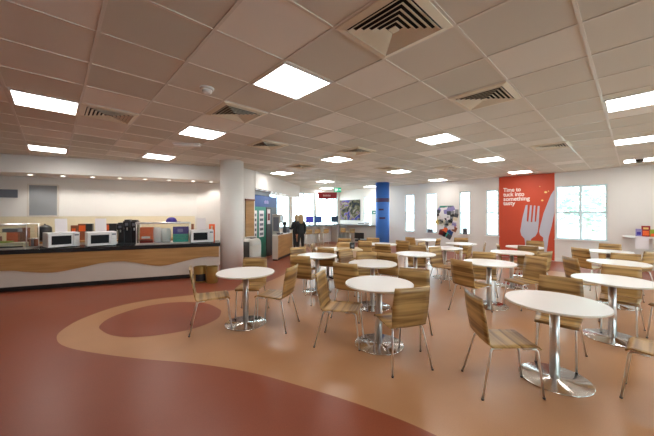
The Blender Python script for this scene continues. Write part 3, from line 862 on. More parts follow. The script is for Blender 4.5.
def dispenser(px, off, w, h, label):
    p = cpos(px, off); e = empty('drinks_dispenser', (p.x, p.y, .866), CANG, label, 'drinks dispenser', 'black drinks dispensers')
    MB().box(-w / 2, w / 2, -.02, .16, 0, h).build('body', 'black', e, .02)
    MB().box(-w / 2, w / 2, -.14, -.02, h * .72, h).build('head', 'black', e, .02)
    MB().box(-w / 2, w / 2, -.15, -.02, 0, .035).build('drip_tray', 'blackmet', e, .006)
    MB().lathe([(.012, h * .60), (.016, h * .72)], 12, (0, -.09, 0)).build('spout', 'chrome', e)
    MB().box(-w / 2 + .02, w / 2 - .02, -.1, .14, h, h + .03).build('lid', 'blackmet', e, .01)
    MB().box(-.03, .03, -.1425, -.139, h * .8, h * .92).build('badge', 'greyplas', e)
dispenser(121.5, .36, .14, .50, 'narrow black drinks dispenser right of the middle microwave')
dispenser(128, .37, .15, .57, 'tall black drinks dispenser, middle of three on the counter')
dispenser(135, .35, .14, .56, 'tall black drinks dispenser against the right display case')

# gold waste bins in front of the counter
def gold_bin(px, py, r, h, label, op):
    g = ground(px, py); e = empty('waste_bin', (g.x, g.y, 0), 0, label, 'waste bin', 'gold waste bins by the counter')
    MB().lathe([(r * .92, 0), (r, .02), (r, h - .03), (r * .96, h)], 28, caps=False).build('body', 'gold', e)
    MB().lathe([(r * .9, .005), (r * .9, .015)], 28).build('bottom', 'black', e)
    MB().lathe([(r * .93, h * .8), (r * .93, h * .82)], 28).build('liner', 'black', e)
    MB().lathe([(r * 1.02, h - .035), (r * 1.04, h - .02), (r * 1.02, h - .005)], 28, caps=False).build('rim', 'gold', e)
    if op:
        d = -Vector((g.x, g.y)).normalized(); a = math.atan2(d.y, d.x)
        mb = MB(); vs = []; fs = []; n = 12
        for i in range(n + 1):
            t = a - .75 + 1.5 * i / n; vs += [((r + .004) * cos(t), (r + .004) * sin(t), h * .1), ((r + .004) * cos(t), (r + .004) * sin(t), h * .55)]
        for i in range(n): fs.append((2 * i, 2 * i + 2, 2 * i + 3, 2 * i + 1))
        mb.add(vs, fs, True).build('opening', 'black', e)
gold_bin(200.5, 281.5, .15, .36, 'gold waste bin with dark opening in front of the counter', True)
gold_bin(212, 282.5, .13, .38, 'plain gold waste bin next to the white column', False)

# ------------------------------------------------------------------ side wall, cabinets, kiosk
SW_D = (V0 - P1).normalized()
nb = Vector((SW_D.y, -SW_D.x))
swp = P1 + SW_D * .20 + nb * .004
e = empty('wooden_notice_board', (swp.x, swp.y, .90), math.atan2(SW_D.y, SW_D.x), 'tall narrow wooden board on the white wall right of the column', 'board')
MB().box(0, .42, -.03, 0, 0, 1.12).build('panel', 'lwood', e, .004)
MB().box(-.02, .44, -.05, 0, 1.12, 1.17).build('top_rail', 'brown', e, .004)
# vending wall: P2 -> P3
VANG = math.atan2(VD.y, VD.x)
def vcol(px, off=.0): return (ray(px, P2 + VN * off, VD) - P2).dot(VD)
VL = (P3 - P2).length
s255, s266, s277 = .02, vcol(266.2, .31), VL - .02
def vpos(s, off): p = P2 + VD * s + VN * off; return p
p = vpos(s255, .30); e = empty('drinks_cabinet', (p.x, p.y, 0), VANG, 'green cabinet with two white poster strips beside the silver bin', 'cabinet')
w = s266 - s255 - .01
MB().box(0, w, 0, .29, 0, 1.86).build('body', 'green', e)
MB().box(.02, w - .02, -.02, 0, .1, 1.83).build('door', 'green', e, .004)
for k, (x0, x1) in enumerate(((w * .14, w * .44), (w * .56, w * .84))):
    st = MB().box(x0, x1, -.025, -.02, .78, 1.72).build('poster_strip', 'paper', e)
    for j in range(5): MB().box(x0 + .05, x1 - .05, -.028, -.025, .84 + j * .17, .93 + j * .17).build('print', 'dgrey' if j % 2 else 'greyplas', st)
p = vpos(s266, .30); w2 = s277 - s266
e = empty('tall_cabinet', (p.x, p.y, 0), VANG, 'dark grey tall cabinet between the green one and the wooden coffee counter', 'cabinet')
MB().box(0, w2, 0, .29, 0, 1.86).build('body', 'dgrey', e)
MB().box(.01, w2 * .38, -.02, 0, .08, 1.84).build('door', 'bind', e, .004)
MB().box(w2 * .40, w2 - .01, -.02, 0, .08, 1.84).build('door', 'dgrey', e, .004)
ps = MB().box(.06, w2 * .33, -.026, -.02, 1.22, 1.78).build('poster', 'paper', e)
MB().box(.09, w2 * .30, -.028, -.026, 1.36, 1.62).build('print', 'dkred', ps)
p = vpos(s255, .31); e = empty('fascia_sign', (p.x, p.y, 1.862), VANG, 'blue fascia sign with pale worn lettering above the two cabinets', 'sign')
MB().box(0, s277 - s255, 0, .30, 0, .41).build('panel', 'sblue', e)
lt = MB()
for k, (x0, x1) in enumerate(((1.22, 1.28), (1.30, 1.38), (1.40, 1.44), (1.46, 1.54), (1.56, 1.6))): lt.box(x0, x1, -.004, 0, .12, .22 + .03 * (k % 2))
lt.build('lettering', 'lilac', e)

# coffee counter
k0, k1 = Vector((-1.68, 9.9)), Vector((-1.38, 11.5)); KD = (k1 - k0).normalized(); KANG = math.atan2(KD.y, KD.x); KL = (k1 - k0).length
e = empty('coffee_counter', (k0.x, k0.y, 0), KANG, 'wood-fronted coffee counter with white top, left of the two people', 'counter')
KDEP = .2
MB().box(-.01, KL, -.02, .20, .86, .89).build('worktop', 'white', e, .003)
MB().box(.03, KL, 0, .03, .09, .86).build('wooden_front', 'lwood', e)
MB().box(0, .03, 0, .20, .05, .86).build('end_panel', 'panel', e)
MB().box(.03, KL, .03, .20, .09, .86).build('carcass', 'panel', e)
MB().box(.03, KL, .04, .19, 0, .09).build('kick_board', 'kick', e)
def kpos(s, o): d = Vector((-KD.y, KD.x)); p = k0 + KD * s + d * o; return p
p = kpos(.24, .09); e = empty('coffee_machine', (p.x, p.y, .8905), KANG, 'grey coffee machine at the near end of the coffee counter', 'coffee machine')
MB().box(-.17, .17, -.02, .14, 0, .70).build('body', 'binl', e, .01)
MB().box(-.17, .17, -.14, -.02, .40, .70).build('head', 'binl', e, .01)
MB().box(-.13, .13, -.143, -.138, .46, .64).build('display', 'frame', e)
MB().box(-.15, .15, -.14, -.02, 0, .04).build('drip_tray', 'black', e)
for sx in (-.05, .05): MB().tube([(sx, -.08, .40), (sx, -.08, .32)], .01, 8).build('spout', 'chrome', e)
MB().box(-.172, -.17, -.10, .10, .12, .60).build('side_panel', 'greyplas', e)
p = kpos(.74, .09); e = empty('round_sign', (p.x, p.y, .8905), KANG, 'pink round sign on a stalk on the coffee counter', 'sign')
MB().lathe([(.05, 0), (.05, .015)], 20).build('base', 'plastic', e); MB().tube([(0, 0, .015), (0, 0, .48)], .008, 8).build('stalk', 'plastic', e)
MB().mbox(Matrix.Translation((0, -.005, .55)) @ Matrix.Rotation(-radians(15), 4, 'Z'), .08, .01, .09).build('disc', 'pink', e, .008)
p = kpos(.98, .09); e = empty('coffee_grinder', (p.x, p.y, .8905), KANG, 'black coffee grinder with round hopper on the coffee counter', 'grinder')
MB().lathe([(.07, 0), (.075, .02), (.06, .22), (.05, .27)], 20).build('body', 'black', e); MB().lathe([(.05, .2705), (.085, .36), (.085, .40), (.03, .43)], 20).build('hopper', 'black', e)
p = kpos(1.3, .09); e = empty('kettle', (p.x, p.y, .8905), KANG, 'dark grey kettle at the far end of the coffee counter', 'kettle')
MB().lathe([(.09, 0), (.09, .02), (.075, .17), (.05, .22), (.0, .24)], 20).build('body', 'greyplas', e); MB().tube([(-.06, 0, .19), (-.12, 0, .2), (-.14, 0, .12), (-.09, 0, .05)], .01, 8).build('handle', 'black', e)

# silver litter bin
e = empty('litter_bin', (-2.24, 8.55, 0), radians(335), 'silver and grey hooded litter bin beside the green cabinet', 'litter bin')
pts = rrect(.22, .25, .09)
MB().prism(pts, .02, .70, True).build('body', 'binl', e)
MB().prism([(x * .95, y * .95) for x, y in pts], 0, .02).build('plinth', 'black', e)
hd = MB(); vs = []; fs = []; n = len(pts); rows = [(1, .70), (.99, .76), (.9, .82), (.7, .87), (.4, .89), (.05, .895)]
for s, z in rows:
    vs += [(x * s, y * (1 if z < .77 else s ** .5), z) for x, y in pts]
for i in range(len(rows) - 1):
    for k in range(n): fs.append((i * n + k, i * n + (k + 1) % n, (i + 1) * n + (k + 1) % n, (i + 1) * n + k))
hd.add(vs, fs, True); hd.f.append(tuple((len(rows) - 1) * n + k for k in range(n))); hd.sm.append(False)
hd.build('hood', 'binl', e)
MB().box(-.21, .15, -.257, -.245, .05, .80).build('front_panel', 'bind', e)
MB().box(-.10, .10, -.10, .10, .885, .905).build('opening', 'black', e)

# ------------------------------------------------------------------ far computer bar
def fpos(s, off): # s along far wall from the corner, off into the room
    p = Acorner - AV * s - BV * off; return p
FANG = math.atan2(-AV.y, -AV.x)                   # local x along wall away from corner, local y = into the room?
e = empty('computer_bar', (Acorner.x, Acorner.y, 0), ROT, 'long dark high bench below the far bright windows', 'bench')
# local x = +a, y = +b ; far wall is y=0, room is y<0 ; corner at x=0
BENCH = 3.5
MB().box(-BENCH, -.02, -.62, -.02, .985, 1.02).build('worktop', 'dgrey', e, .004)
MB().box(-.62, -.02, -3.3, -.62, .985, 1.02).build('return_worktop', 'dgrey', e, .004)
for x in (-BENCH + .05, -BENCH / 2, -.7): MB().box(x - .025, x + .025, -.55, -.05, 0, .985).build('support_panel', 'panel', e)
MB().box(-.10, -.05, -2.85, -.7, .2, .985).build('back_panel', 'panel', e)
def monitor(px, m, label):
    P = Acorner - BV * .34; c = ray(px, P, AV)
    d = -Vector((c.x, c.y)); e = empty('monitor', (c.x, c.y, 1.0205), math.atan2(d.y, d.x) + pi / 2 - .15, label, 'monitor', 'computer monitors on the bench')
    MB().box(-.2, .2, -.012, .02, .12, .46).build('housing', 'black', e, .006)
    MB().box(-.185, .185, -.0145, -.011, .14, .445).build('screen', m, e)
    MB().box(-.02, .02, .0, .03, .012, .2).build('stand', 'black', e)
    MB().prism(rrect(.11, .08, .03), 0, .012).build('base', 'black', e)
monitor(309.5, 'screenp', 'monitor with purple screen next to the people in black')
monitor(318.2, 'screenb', 'monitor with blue screen, middle of three on the bench')
monitor(334.5, 'screend', 'monitor with dark screen below the hanging red sign')
def make_stool():
    e = empty('bar_stool')
    MB().prism(rrect(.19, .18, .05), .645, .66).build('seat', 'zeb', e, .004)
    b = MB(); b.box(-.205, -.19, -.18, .18, .655, .86); b.build('backrest', 'zeb', e, .004)
    br = MB()
    for s in (-.1, .1): br.tube([(-.15, s, .65), (-.19, s, .66), (-.198, s, .72)], .008, 8)
    br.build('back_bracket', 'chrome', e)
    for sx in (-1, 1):
        for sy in (-1, 1): MB().tube([(sx * .14, sy * .13, .645), (sx * .2, sy * .19, 0)], .011, 10).build('leg', 'chrome', e)
    fr = MB(); fr.tube([(.185, -.175, .22), (.185, .175, .22)], .009, 8); fr.tube([(-.185, -.175, .22), (-.185, .175, .22)], .009, 8); fr.build('foot_rail', 'chrome', e)
    return e
ps = make_stool()
for i, (px, l) in enumerate(((306.5, 'bar stool nearest the people in black'), (314.8, 'bar stool in front of the blue screen'), (323.5, 'bar stool in front of the bench, right of the other two'))):
    o = ps if i == 0 else copy_tree(ps); P = Acorner - BV * 1.25; c = ray(px, P, AV); o.location = (c.x, c.y, 0)
    o.rotation_euler = (0, 0, ROT + pi / 2); tag(o, l, 'stool', 'bar stools at the computer bench')
for i, (px, l) in enumerate(((345.8, 'high-backed wooden stool below the picture, left of two'), (354.8, 'high-backed wooden stool below the picture, right of two'))):
    o = copy_tree(ps); P = Acorner - AV * 1.15; c = ray(px, P, BV); o.location = (c.x, c.y, 0); o.rotation_euler = (0, 0, ROT); tag(o, l, 'stool', 'bar stools at the computer bench')
# office chair and printer near picture wall
pr = RW_P + BV * bpx(367) - AV * .36
p2 = pr + BV * -.05
e = empty('printer', (p2.x, p2.y, 1.0205), ROT, 'white printer on the dark bench left of the blue column', 'printer')
MB().box(-.2, .2, -.24, .24, 0, .16).build('body', 'plastic', e, .01); MB().box(-.205, -.195, -.2, .2, .05, .09).build('paper_slot', 'black', e); MB().box(-.1, .18, -.2, .2, .16, .18).build('lid', 'plastic', e, .006)
oc = ground(361.5, 250.5)
e = empty('office_chair', (oc.x, oc.y, 0), radians(60), 'black office chair beside the dark bench left of the blue column', 'office chair')
MB().prism(rrect(.24, .24, .08), .42, .50).build('seat', 'black', e, .02)
MB().box(-.28, -.22, -.22, .22, .54, .80).build('backrest', 'black', e, .02); MB().box(-.27, -.25, -.03, .03, .44, .56).build('back_stem', 'black', e)
MB().tube([(0, 0, .08), (0, 0, .42)], .03, 12).build('gas_lift', 'blackmet', e)
for k in range(5):
    t = 2 * pi * k / 5; l = MB().tube([(0, 0, .10), (.28 * cos(t), .28 * sin(t), .06)], [.025, .018], 8).build('base_arm', 'black', e)
    MB().sphere((.28 * cos(t), .28 * sin(t), .03), .03, 10, 6).build('castor', 'black', l)

# hanging red sign, exit sign
e = empty('hanging_sign', (.02, 10.6, 0), 0, 'red sign with pale lettering hanging from the ceiling', 'sign')
z1, z0 = zat(192.4, 10.6), zat(199, 10.6); x0, x1 = (318.2 - CX) / F * 10.6 - .02, (336.8 - CX) / F * 10.6 - .02
MB().box(x0, x1, -.03, .03, z0, z1).build('panel', 'signred', e, .004)
lt = MB(); xx = x0 + .18
for k, w in enumerate((.035, .03, .035, .02, .035, .03, .035, .025, .03)):
    lt.box(xx, xx + w * .7, -.034, -.029, (z0 + z1) / 2 - .03, (z0 + z1) / 2 + (.03 if k % 3 else .04)); xx += w
lt.build('lettering', 'signpale', e)
for x in (x0 + .06, x1 - .06): MB().tube([(x, 0, z1), (x, 0, CEIL - .001)], .004, 8).build('hanging_rod', 'chrome', e)
YE = 12.6
x0, x1, z0, z1 = (334.2 - CX) / F * YE, (341.2 - CX) / F * YE, zat(192.2, YE), zat(187.7, YE)
e = empty('exit_sign', (0, YE, 0), 0, 'green illuminated exit sign hanging right of the red sign', 'exit sign')
MB().box(x0, x1, -.03, .03, z0, z1).build('housing', 'exitg', e, .003)
pm = MB(); xm = (x0 + x1) / 2; zc = (z0 + z1) / 2
pm.box(x0 + .03, x0 + .10, -.034, -.029, zc - .06, zc + .06)                                  # doorway
pm.sphere((xm - .01, -.031, zc + .045), .015, 10, 6, (1, .2, 1))
def stroke(mb, a, b, w, y=-.032):
    a, b = Vector((a[0], y, a[1])), Vector((b[0], y, b[1])); d = (b - a); t = math.atan2(d.z, d.x)
    mb.mbox(Matrix.Translation((a + b) / 2) @ Matrix.Rotation(-t, 4, 'Y'), d.length / 2, .002, w / 2)
stroke(pm, (xm - .015, zc + .03), (xm - .02, zc - .01), .02); stroke(pm, (xm - .02, zc - .01), (xm - .05, zc - .055), .013); stroke(pm, (xm - .02, zc - .01), (xm + .015, zc - .03), .013); stroke(pm, (xm + .015, zc - .03), (xm + .01, zc - .06), .011)
stroke(pm, (xm - .015, zc + .025), (xm - .05, zc + .01), .01); stroke(pm, (xm - .015, zc + .025), (xm + .02, zc + .01), .01)
stroke(pm, (xm + .05, zc), (x1 - .03, zc), .016); stroke(pm, (x1 - .06, zc + .03), (x1 - .028, zc), .014); stroke(pm, (x1 - .06, zc - .03), (x1 - .028, zc), .014)
pm.build('running_man_symbol', 'exitw', e)
for x in (x0 + .04, x1 - .04): MB().tube([(x, 0, z1), (x, 0, CEIL - .001)], .004, 8).build('hanging_rod', 'chrome', e)

# ------------------------------------------------------------------ things on the right wall
# local frame on the right wall: x = -b direction (to the right as seen from the room), y<0 into the room, z up
WANG = math.atan2(-BV.y, -BV.x)
def wpos(px, off=0.0): b = bpx(px); p = RW_P + BV * b - AV * off; return p, b
def wz(px, py): return zat(py, wpos(px)[0].y)
p, bL = wpos(499.2); _, bR = wpos(554.6); BWID = bL - bR
e = empty('wall_banner', (p.x, p.y, 0), WANG, 'tall red banner with a fork and knife and white slogan on the right wall', 'banner')
MB().box(0, BWID, -.02, -.002, .02, CEIL - .008).build('panel', 'banner', e)
def bx(px): return bL - wpos(px)[1]
def poly_on(parent, name, pts, material, y=-.024, th=.006):
    me = bpy.data.meshes.new(name); bm = bmesh.new(); vs = [bm.verts.new((x, y, z)) for x, z in pts]
    f = bm.faces.new(vs); r = bmesh.ops.extrude_face_region(bm, geom=[f])
    for v in r['geom']:
        if isinstance(v, bmesh.types.BMVert): v.co.y += th
    bmesh.ops.recalc_face_normals(bm, faces=bm.faces); bmesh.ops.triangulate(bm, faces=[f for f in bm.faces if len(f.verts) > 4]); bm.to_mesh(me); bm.free()
    me.materials.append(M[material]); o = bpy.data.objects.new(name, me); COL.objects.link(o); o.parent = parent; return o
def wp(px, py): return (min(max(bx(px), .0), BWID), wz(px, py))
# fork
fk = [wp(525.6, 205.5), wp(527.4, 204.8), wp(528.0, 207)]
fork = [(525.8, 205.2), (527.8, 204.9), (526.9, 221), (528.4, 222), (530.2, 205.3), (532.0, 205.3), (530.9, 222), (532.4, 222), (534.0, 205.6), (535.6, 205.6), (534.8, 222), (536.2, 221.5), (537.9, 206), (539.8, 206),
        (539.0, 222), (537.8, 232), (535.6, 236), (531.6, 238.5), (530.0, 243), (528.6, 258), (525.0, 258), (525.2, 243), (524.6, 238.5), (521.4, 235.2), (520.4, 231), (522.6, 218)]
poly_on(e, 'fork', [wp(*q) for q in fork], 'cutlery')
knife = [(554.6, 189.5), (551.0, 195), (547.5, 203.5), (543.6, 213.5), (540.6, 225), (539.2, 231.5), (540.2, 235), (543.4, 237.6), (543.0, 245), (541.8, 257), (546.2, 257), (547.8, 245), (548.8, 237), (551.8, 226), (554.6, 212)]
poly_on(e, 'knife', [wp(*q) for q in knife], 'cutlery')
for cx_, cy_, r in ((545.8, 192.2, 1.5), (542.4, 200.4, 1.2), (548.6, 191.2, .7), (540.0, 186.5, .5)):
    poly_on(e, 'crumb', [wp(cx_ + r * cos(t) * (1 + .2 * sin(3 * t)), cy_ + r * .7 * sin(t)) for t in [2 * pi * k / 9 for k in range(9)]], 'crumb')
def text_on(parent, body, x, z, size, material, width=None, y=-.0215):
    cu = bpy.data.curves.new('lettering', 'FONT'); cu.body = body; cu.size = size; cu.extrude = .0015; cu.offset = .004 * size / .17
    o = bpy.data.objects.new('lettering', cu); COL.objects.link(o)
    dg = bpy.context.evaluated_depsgraph_get(); me = bpy.data.meshes.new_from_object(o.evaluated_get(dg))
    COL.objects.unlink(o); bpy.data.objects.remove(o)
    me.materials.clear(); me.materials.append(M[material])
    xs = [v.co.x for v in me.vertices]; k = (width / (max(xs) - min(xs))) if width else 1
    me.transform(Matrix.Rotation(pi / 2, 4, 'X') @ Matrix.Diagonal((k, 1, 1, 1)))
    t = bpy.data.objects.new('lettering', me); COL.objects.link(t); t.parent = parent; t.location = (x, y, z); return t
for body, py, px1 in (('Time to', 191.6, 521), ('tuck into', 196.2, 524.6), ('something', 200.7, 529.9), ('tasty', 205.0, 515.6)):
    text_on(e, body, bx(503.5), wz(512, py), .205, 'text', bx(px1) - bx(503.5))
# picture
p, b0 = wpos(340.4, .004); b1 = wpos(360.2)[1]; w = b0 - b1
e = empty('wall_picture', (p.x, p.y, 1.26), WANG, 'large abstract picture in blue, brown and white on the far wall', 'picture')
MB().box(0, w, -.03, 0, 0, 1.13).build('canvas', 'picture', e)
MB().box(-.01, w + .01, -.02, 0, -.01, 1.14).build('frame', 'black', e)
p, b0 = wpos(372.2, .004); e = empty('safety_sign', (p.x, p.y, 1.60), WANG, 'small green and white safety sign left of the blue column', 'sign')
w = b0 - wpos(376.2)[1]; MB().box(0, w, -.01, 0, 0, .17).build('panel', 'green', e); MB().box(w * .3, w * .85, -.013, -.01, .05, .11).build('symbol', 'paper', e)
# photo collage
p, cb0 = wpos(436.2, .004); cw = cb0 - wpos(458.2)[1]
e = empty('photo_collage', (p.x, p.y, 0), WANG, 'irregular collage of photos and cuttings between two narrow windows', 'collage')
def cz(py): return wz(447, py)
MB().box(cw * .17, cw * .80, -.012, 0, cz(207.6), cz(205.8)).build('heading_strip', 'green', e)
MB().box(cw * .55, cw * .80, -.014, -.012, cz(207.4), cz(206.0)).build('heading_end', 'greyplas', e)
cols = ['black', 'paper', 'dgrey', 'paper', 'panel', 'black', 'paper', 'grey', 'paper', 'binl', 'paper', 'lilac', 'cream', 'black', 'plastic']
random.seed(21)
def card(fx, py, hw, hh, rot, m, k):
    mtx = Matrix.Translation((cw * fx, -.006 - .0015 * (k % 5), cz(py))) @ Matrix.Rotation(rot, 4, 'Y')
    MB().mbox(mtx, hw, .003, hh).build('photo_card', m, e)
k = 0
for row, py in enumerate((209.5, 212.5, 215.5, 218.5, 221.5, 224.5, 227.5)):
    lo, hi = ((.12, .95), (.05, 1.0), (.03, .98), (.10, .95), (.15, .92), (.16, .9), (.18, .8))[row]
    nn = 6 if row < 4 else 5
    for j in range(nn):
        fx = lo + (hi - lo) * (j + .5) / nn + random.uniform(-.02, .02)
        m = random.choice(cols); 
        card(fx, py + random.uniform(-.8, .8), random.uniform(.07, .11), random.uniform(.07, .11), random.uniform(-.6, .6), m, k); k += 1
for fx, py, m, r in ((.08, 222, 'crumb', .5), (.80, 226, 'orange', .5), (.84, 229, 'brown', .4), (.30, 231, 'brown', -.3), (.42, 230, 'orange', .3), (.36, 234, 'black', .6), (.58, 231, 'sblue', -.5), (.66, 233, 'sblue', .4), (.52, 235, 'teal', .7), (.60, 236.5, 'dgrey', .5), (.24, 233, 'dkred', .2)):
    card(fx, py, .10, .10, r, m, k); k += 1
# small things on the sills
def sill_box(px, label, name, cat, w, h, m, m2):
    p, b = wpos(px, -.0); pp = p - AV * .012
    e = empty(name, (pp.x, pp.y, WZ0 + .0005), WANG, label, cat)
    MB().box(-w / 2, w / 2, -.03, .03, 0, h).build('body', m, e, .004); MB().box(-w * .3, w * .3, -.033, -.029, h * .35, h * .75).build('face', m2, e)
sill_box(430.5, 'small grey device on the sill left of the collage', 'desk_clock', 'device', .24, .17, 'greyplas', 'dgrey')
sill_box(465.2, 'grey framed card on the sill right of the collage', 'card_stand', 'card', .17, .26, 'greyplas', 'dgrey')
# shelf on the right
p, sb0 = wpos(622.5); SHZ = .965
e = empty('wall_shelf', (p.x, p.y, SHZ), WANG, 'white wall shelf at the right edge holding bright boxes', 'shelf')
MB().prism([(0, 0), (.25, -.34), (3.2, -.34), (3.2, 0)], -.05, 0).build('board', 'white', e, .003)
for x in (.6, 1.8, 2.8): MB().box(x, x + .03, -.25, 0, -.2, -.05).build('bracket', 'white', e)
def shelf_item(px, off, w, d, h, m, label, name, cat, parts=()):
    q = ray(px, RW_P - AV * off, BV); ee = empty(name, (q.x, q.y, SHZ + .0005), WANG, label, cat, 'bright boxes on the wall shelf')
    MB().box(-w / 2, w / 2, -d / 2, d / 2, 0, h).build('body', m, ee, .004)
    for nm, (x0, x1, z0, z1), mm in parts: MB().box(x0 * w, x1 * w, -d / 2 - .003, -d / 2, z0 * h, z1 * h).build(nm, mm, ee)
shelf_item(638.8, .18, .13, .14, .21, 'lilac', 'small lilac box at the left on the wall shelf', 'gift_box', 'box', (('label', (-.3, .3, .2, .6), 'purple'),))
shelf_item(645.8, .18, .17, .14, .30, 'signred', 'tall red and orange box in the middle of the wall shelf', 'gift_box', 'box', (('label', (-.35, .35, .1, .55), 'orange'), ('top_label', (-.3, .3, .68, .85), 'crumb')))
shelf_item(653.5, .18, .17, .14, .20, 'lime', 'lime green box at the right edge of the wall shelf', 'gift_box', 'box', (('label', (-.3, .3, .05, .45), 'orange'),))
q0 = ray(642, RW_P - AV * .346, BV)
o = MB().box(-.13, .13, -.003, .0, -.34, .004).build('paper_sheet', 'paper'); o.location = (q0.x, q0.y, SHZ - .004); o.rotation_euler = (0, 0, WANG)
tag(o, 'white sheet of paper hanging from the front edge of the wall shelf', 'paper')

# ------------------------------------------------------------------ people
def skin_mesh(name, joints, edges, rad, root, material, parent=None, lvl=1):
    me = bpy.data.meshes.new(name); ks = list(joints); idx = {k: i for i, k in enumerate(ks)}
    me.from_pydata([joints[k] for k in ks], [(idx[a], idx[b]) for a, b in edges], [])
    o = bpy.data.objects.new(name, me); COL.objects.link(o)
    md = o.modifiers.new('skin', 'SKIN'); md.use_smooth_shade = True
    sv = me.skin_vertices[0].data
    for k in ks:
        r = rad[k]; sv[idx[k]].radius = r if isinstance(r, tuple) else (r, r); sv[idx[k]].use_root = (k in root)
    s = o.modifiers.new('sub', 'SUBSURF'); s.levels = lvl; s.render_levels = lvl
    me.materials.append(M[material])
    if parent: o.parent = parent
    return o
def person(x, y, deg, h, label, reach):
    e = empty('person', (x, y, 0), radians(deg), label, 'person')
    k = h / 1.7; J = {}; R = {}; E = []
    def j(n, p, r): J[n] = tuple(c * k for c in p); R[n] = (r[0] * k, r[1] * k) if isinstance(r, tuple) else r * k
    j('pel', (0, 0, .92), (.13, .10)); j('waist', (.01, 0, 1.08), (.115, .09)); j('chest', (0, 0, 1.27), (.135, .10)); j('neckb', (-.01, 0, 1.42), .06)
    j('neck', (0, 0, 1.49), .048); j('head0', (.02, 0, 1.56), .075); j('head1', (.015, 0, 1.63), .082); j('head2', (.0, 0, 1.68), .05)
    E += [('pel', 'waist'), ('waist', 'chest'), ('chest', 'neckb'), ('neckb', 'neck'), ('neck', 'head0'), ('head0', 'head1'), ('head1', 'head2')]
    for s, t in ((1, 'L'), (-1, 'R')):
        j('hip' + t, (0, s * .09, .86), .095); j('kn' + t, (.02, s * .10, .48), .058); j('an' + t, (-.01, s * .10, .08), .036); j('toe' + t, (.15, s * .11, .035), .035)
        E += [('pel', 'hip' + t), ('hip' + t, 'kn' + t), ('kn' + t, 'an' + t), ('an' + t, 'toe' + t)]
        j('sh' + t, (0, s * .17, 1.38), .055); j('el' + t, (.02 + .06 * reach, s * .22, 1.10), .040)
        wx, wzz = (.26, 1.10) if reach else (.06, .86)
        j('wr' + t, (wx, s * .16, wzz), .026); j('pa' + t, (wx + (.08 if reach else .02), s * .14, wzz - (.0 if reach else .08)), (.030, .018))
        E += [('chest', 'sh' + t), ('sh' + t, 'el' + t), ('el' + t, 'wr' + t), ('wr' + t, 'pa' + t)]
    roots = ['pel']
    dirs = Vector((1, 0, -.15)) if reach else Vector((.15, 0, -1))
    for s, t in ((1, 'L'), (-1, 'R')):
        base = Vector(J['pa' + t]) / k
        for f in range(5):
            lat = Vector((0, 1, 0)) * (f - 1.5) * .017
            ln = (.068, .078, .072, .055, .05)[f]
            if f == 4: lat = Vector((0, -s, 0)) * .028; b0 = base - dirs * .03
            else: b0 = base
            j('f%d0%s' % (f, t), tuple(b0 + lat * .8), .009); j('f%d1%s' % (f, t), tuple(b0 + lat + dirs * ln * .55), .0085); j('f%d2%s' % (f, t), tuple(b0 + lat + dirs * ln + Vector((0, 0, -.012 if reach else 0))), .007)
            E += [('f%d0%s' % (f, t), 'f%d1%s' % (f, t)), ('f%d1%s' % (f, t), 'f%d2%s' % (f, t))]; roots.append('f%d0%s' % (f, t))
    body = skin_mesh('body', J, E, R, roots, 'skin', e)
    # face
    fc = MB(); c = Vector((.092, 0, 1.585)) * k
    fc.sphere(c, .014 * k, 8, 6, (1, .8, 1.3)); fc.build('nose', 'skin', e)
    ey = MB()
    for s in (-1, 1): ey.sphere((.086 * k, s * .03 * k, 1.615 * k), .009 * k, 8, 6)
    ey.build('eyes', 'black', e)
    MB().sphere((.090 * k, 0, 1.545 * k), .016 * k, 8, 6, (.4, 1.2, .4)).build('mouth', 'pink', e)
    ea = MB()
    for s in (-1, 1): ea.sphere((.01 * k, s * .083 * k, 1.60 * k), .02 * k, 8, 6, (.7, .4, 1.3))
    ea.build('ears', 'skin', e)
    # hair
    hr = MB(); hr.sphere((-.022 * k, 0, 1.632 * k), .1 * k, 20, 14, (.93, .92, .98))
    hr.build('hair', 'hairb', e)
    hl = MB(); vs = []; fs = []; n = 16; rows = [(1.66, .085, .05), (1.60, .095, .055), (1.52, .098, .05), (1.44, .10, .045), (1.37, .085, .035), (1.33, .05, .02)]
    for z, wy, wx_ in rows:
        for q in range(n):
            t = 2 * pi * q / n; m_ = 1 + .05 * sin(7 * t + z * 30)
            vs.append(((-.062 + wx_ * cos(t) * m_ - (.02 if z < 1.5 else 0)) * k, wy * sin(t) * m_ * k, z * k))
    for a_ in range(len(rows) - 1):
        for q in range(n): fs.append((a_ * n + q, a_ * n + (q + 1) % n, (a_ + 1) * n + (q + 1) % n, (a_ + 1) * n + q))
    hl.add(vs, fs, True); hl.f += [tuple(range(n)), tuple((len(rows) - 1) * n + q for q in range(n))[::-1]]; hl.sm += [True, True]
    hl.build('long_hair', 'hairb', e)
    # clothes: a layer lifted off the body's own surface
    dg = bpy.context.evaluated_depsgraph_get(); dg.update(); me = bpy.data.meshes.new_from_object(body.evaluated_get(dg))
    def layer(name, keep, lift, mname):
        bm = bmesh.new(); bm.from_mesh(me); bm.normal_update()
        nr = {v: v.normal.copy() for v in bm.verts}
        bmesh.ops.delete(bm, geom=[f for f in bm.faces if not keep(f.calc_center_median() / k)], context='FACES')
        for v in bm.verts: v.co += nr[v] * lift
        m2 = bpy.data.meshes.new(name); bm.to_mesh(m2); bm.free(); m2.materials.clear(); m2.materials.append(M[mname])
        m2.polygons.foreach_set('use_smooth', [True] * len(m2.polygons))
        o = bpy.data.objects.new(name, m2); COL.objects.link(o); o.parent = e
        so = o.modifiers.new('cloth', 'SOLIDIFY'); so.thickness = .006; so.offset = -1
    wr = Vector(J['wrL']) / k
    hand = (lambda c: c.x > wr.x - .01) if reach else (lambda c: c.z < wr.z + .02 and abs(c.y) > .135 and c.z > .6)
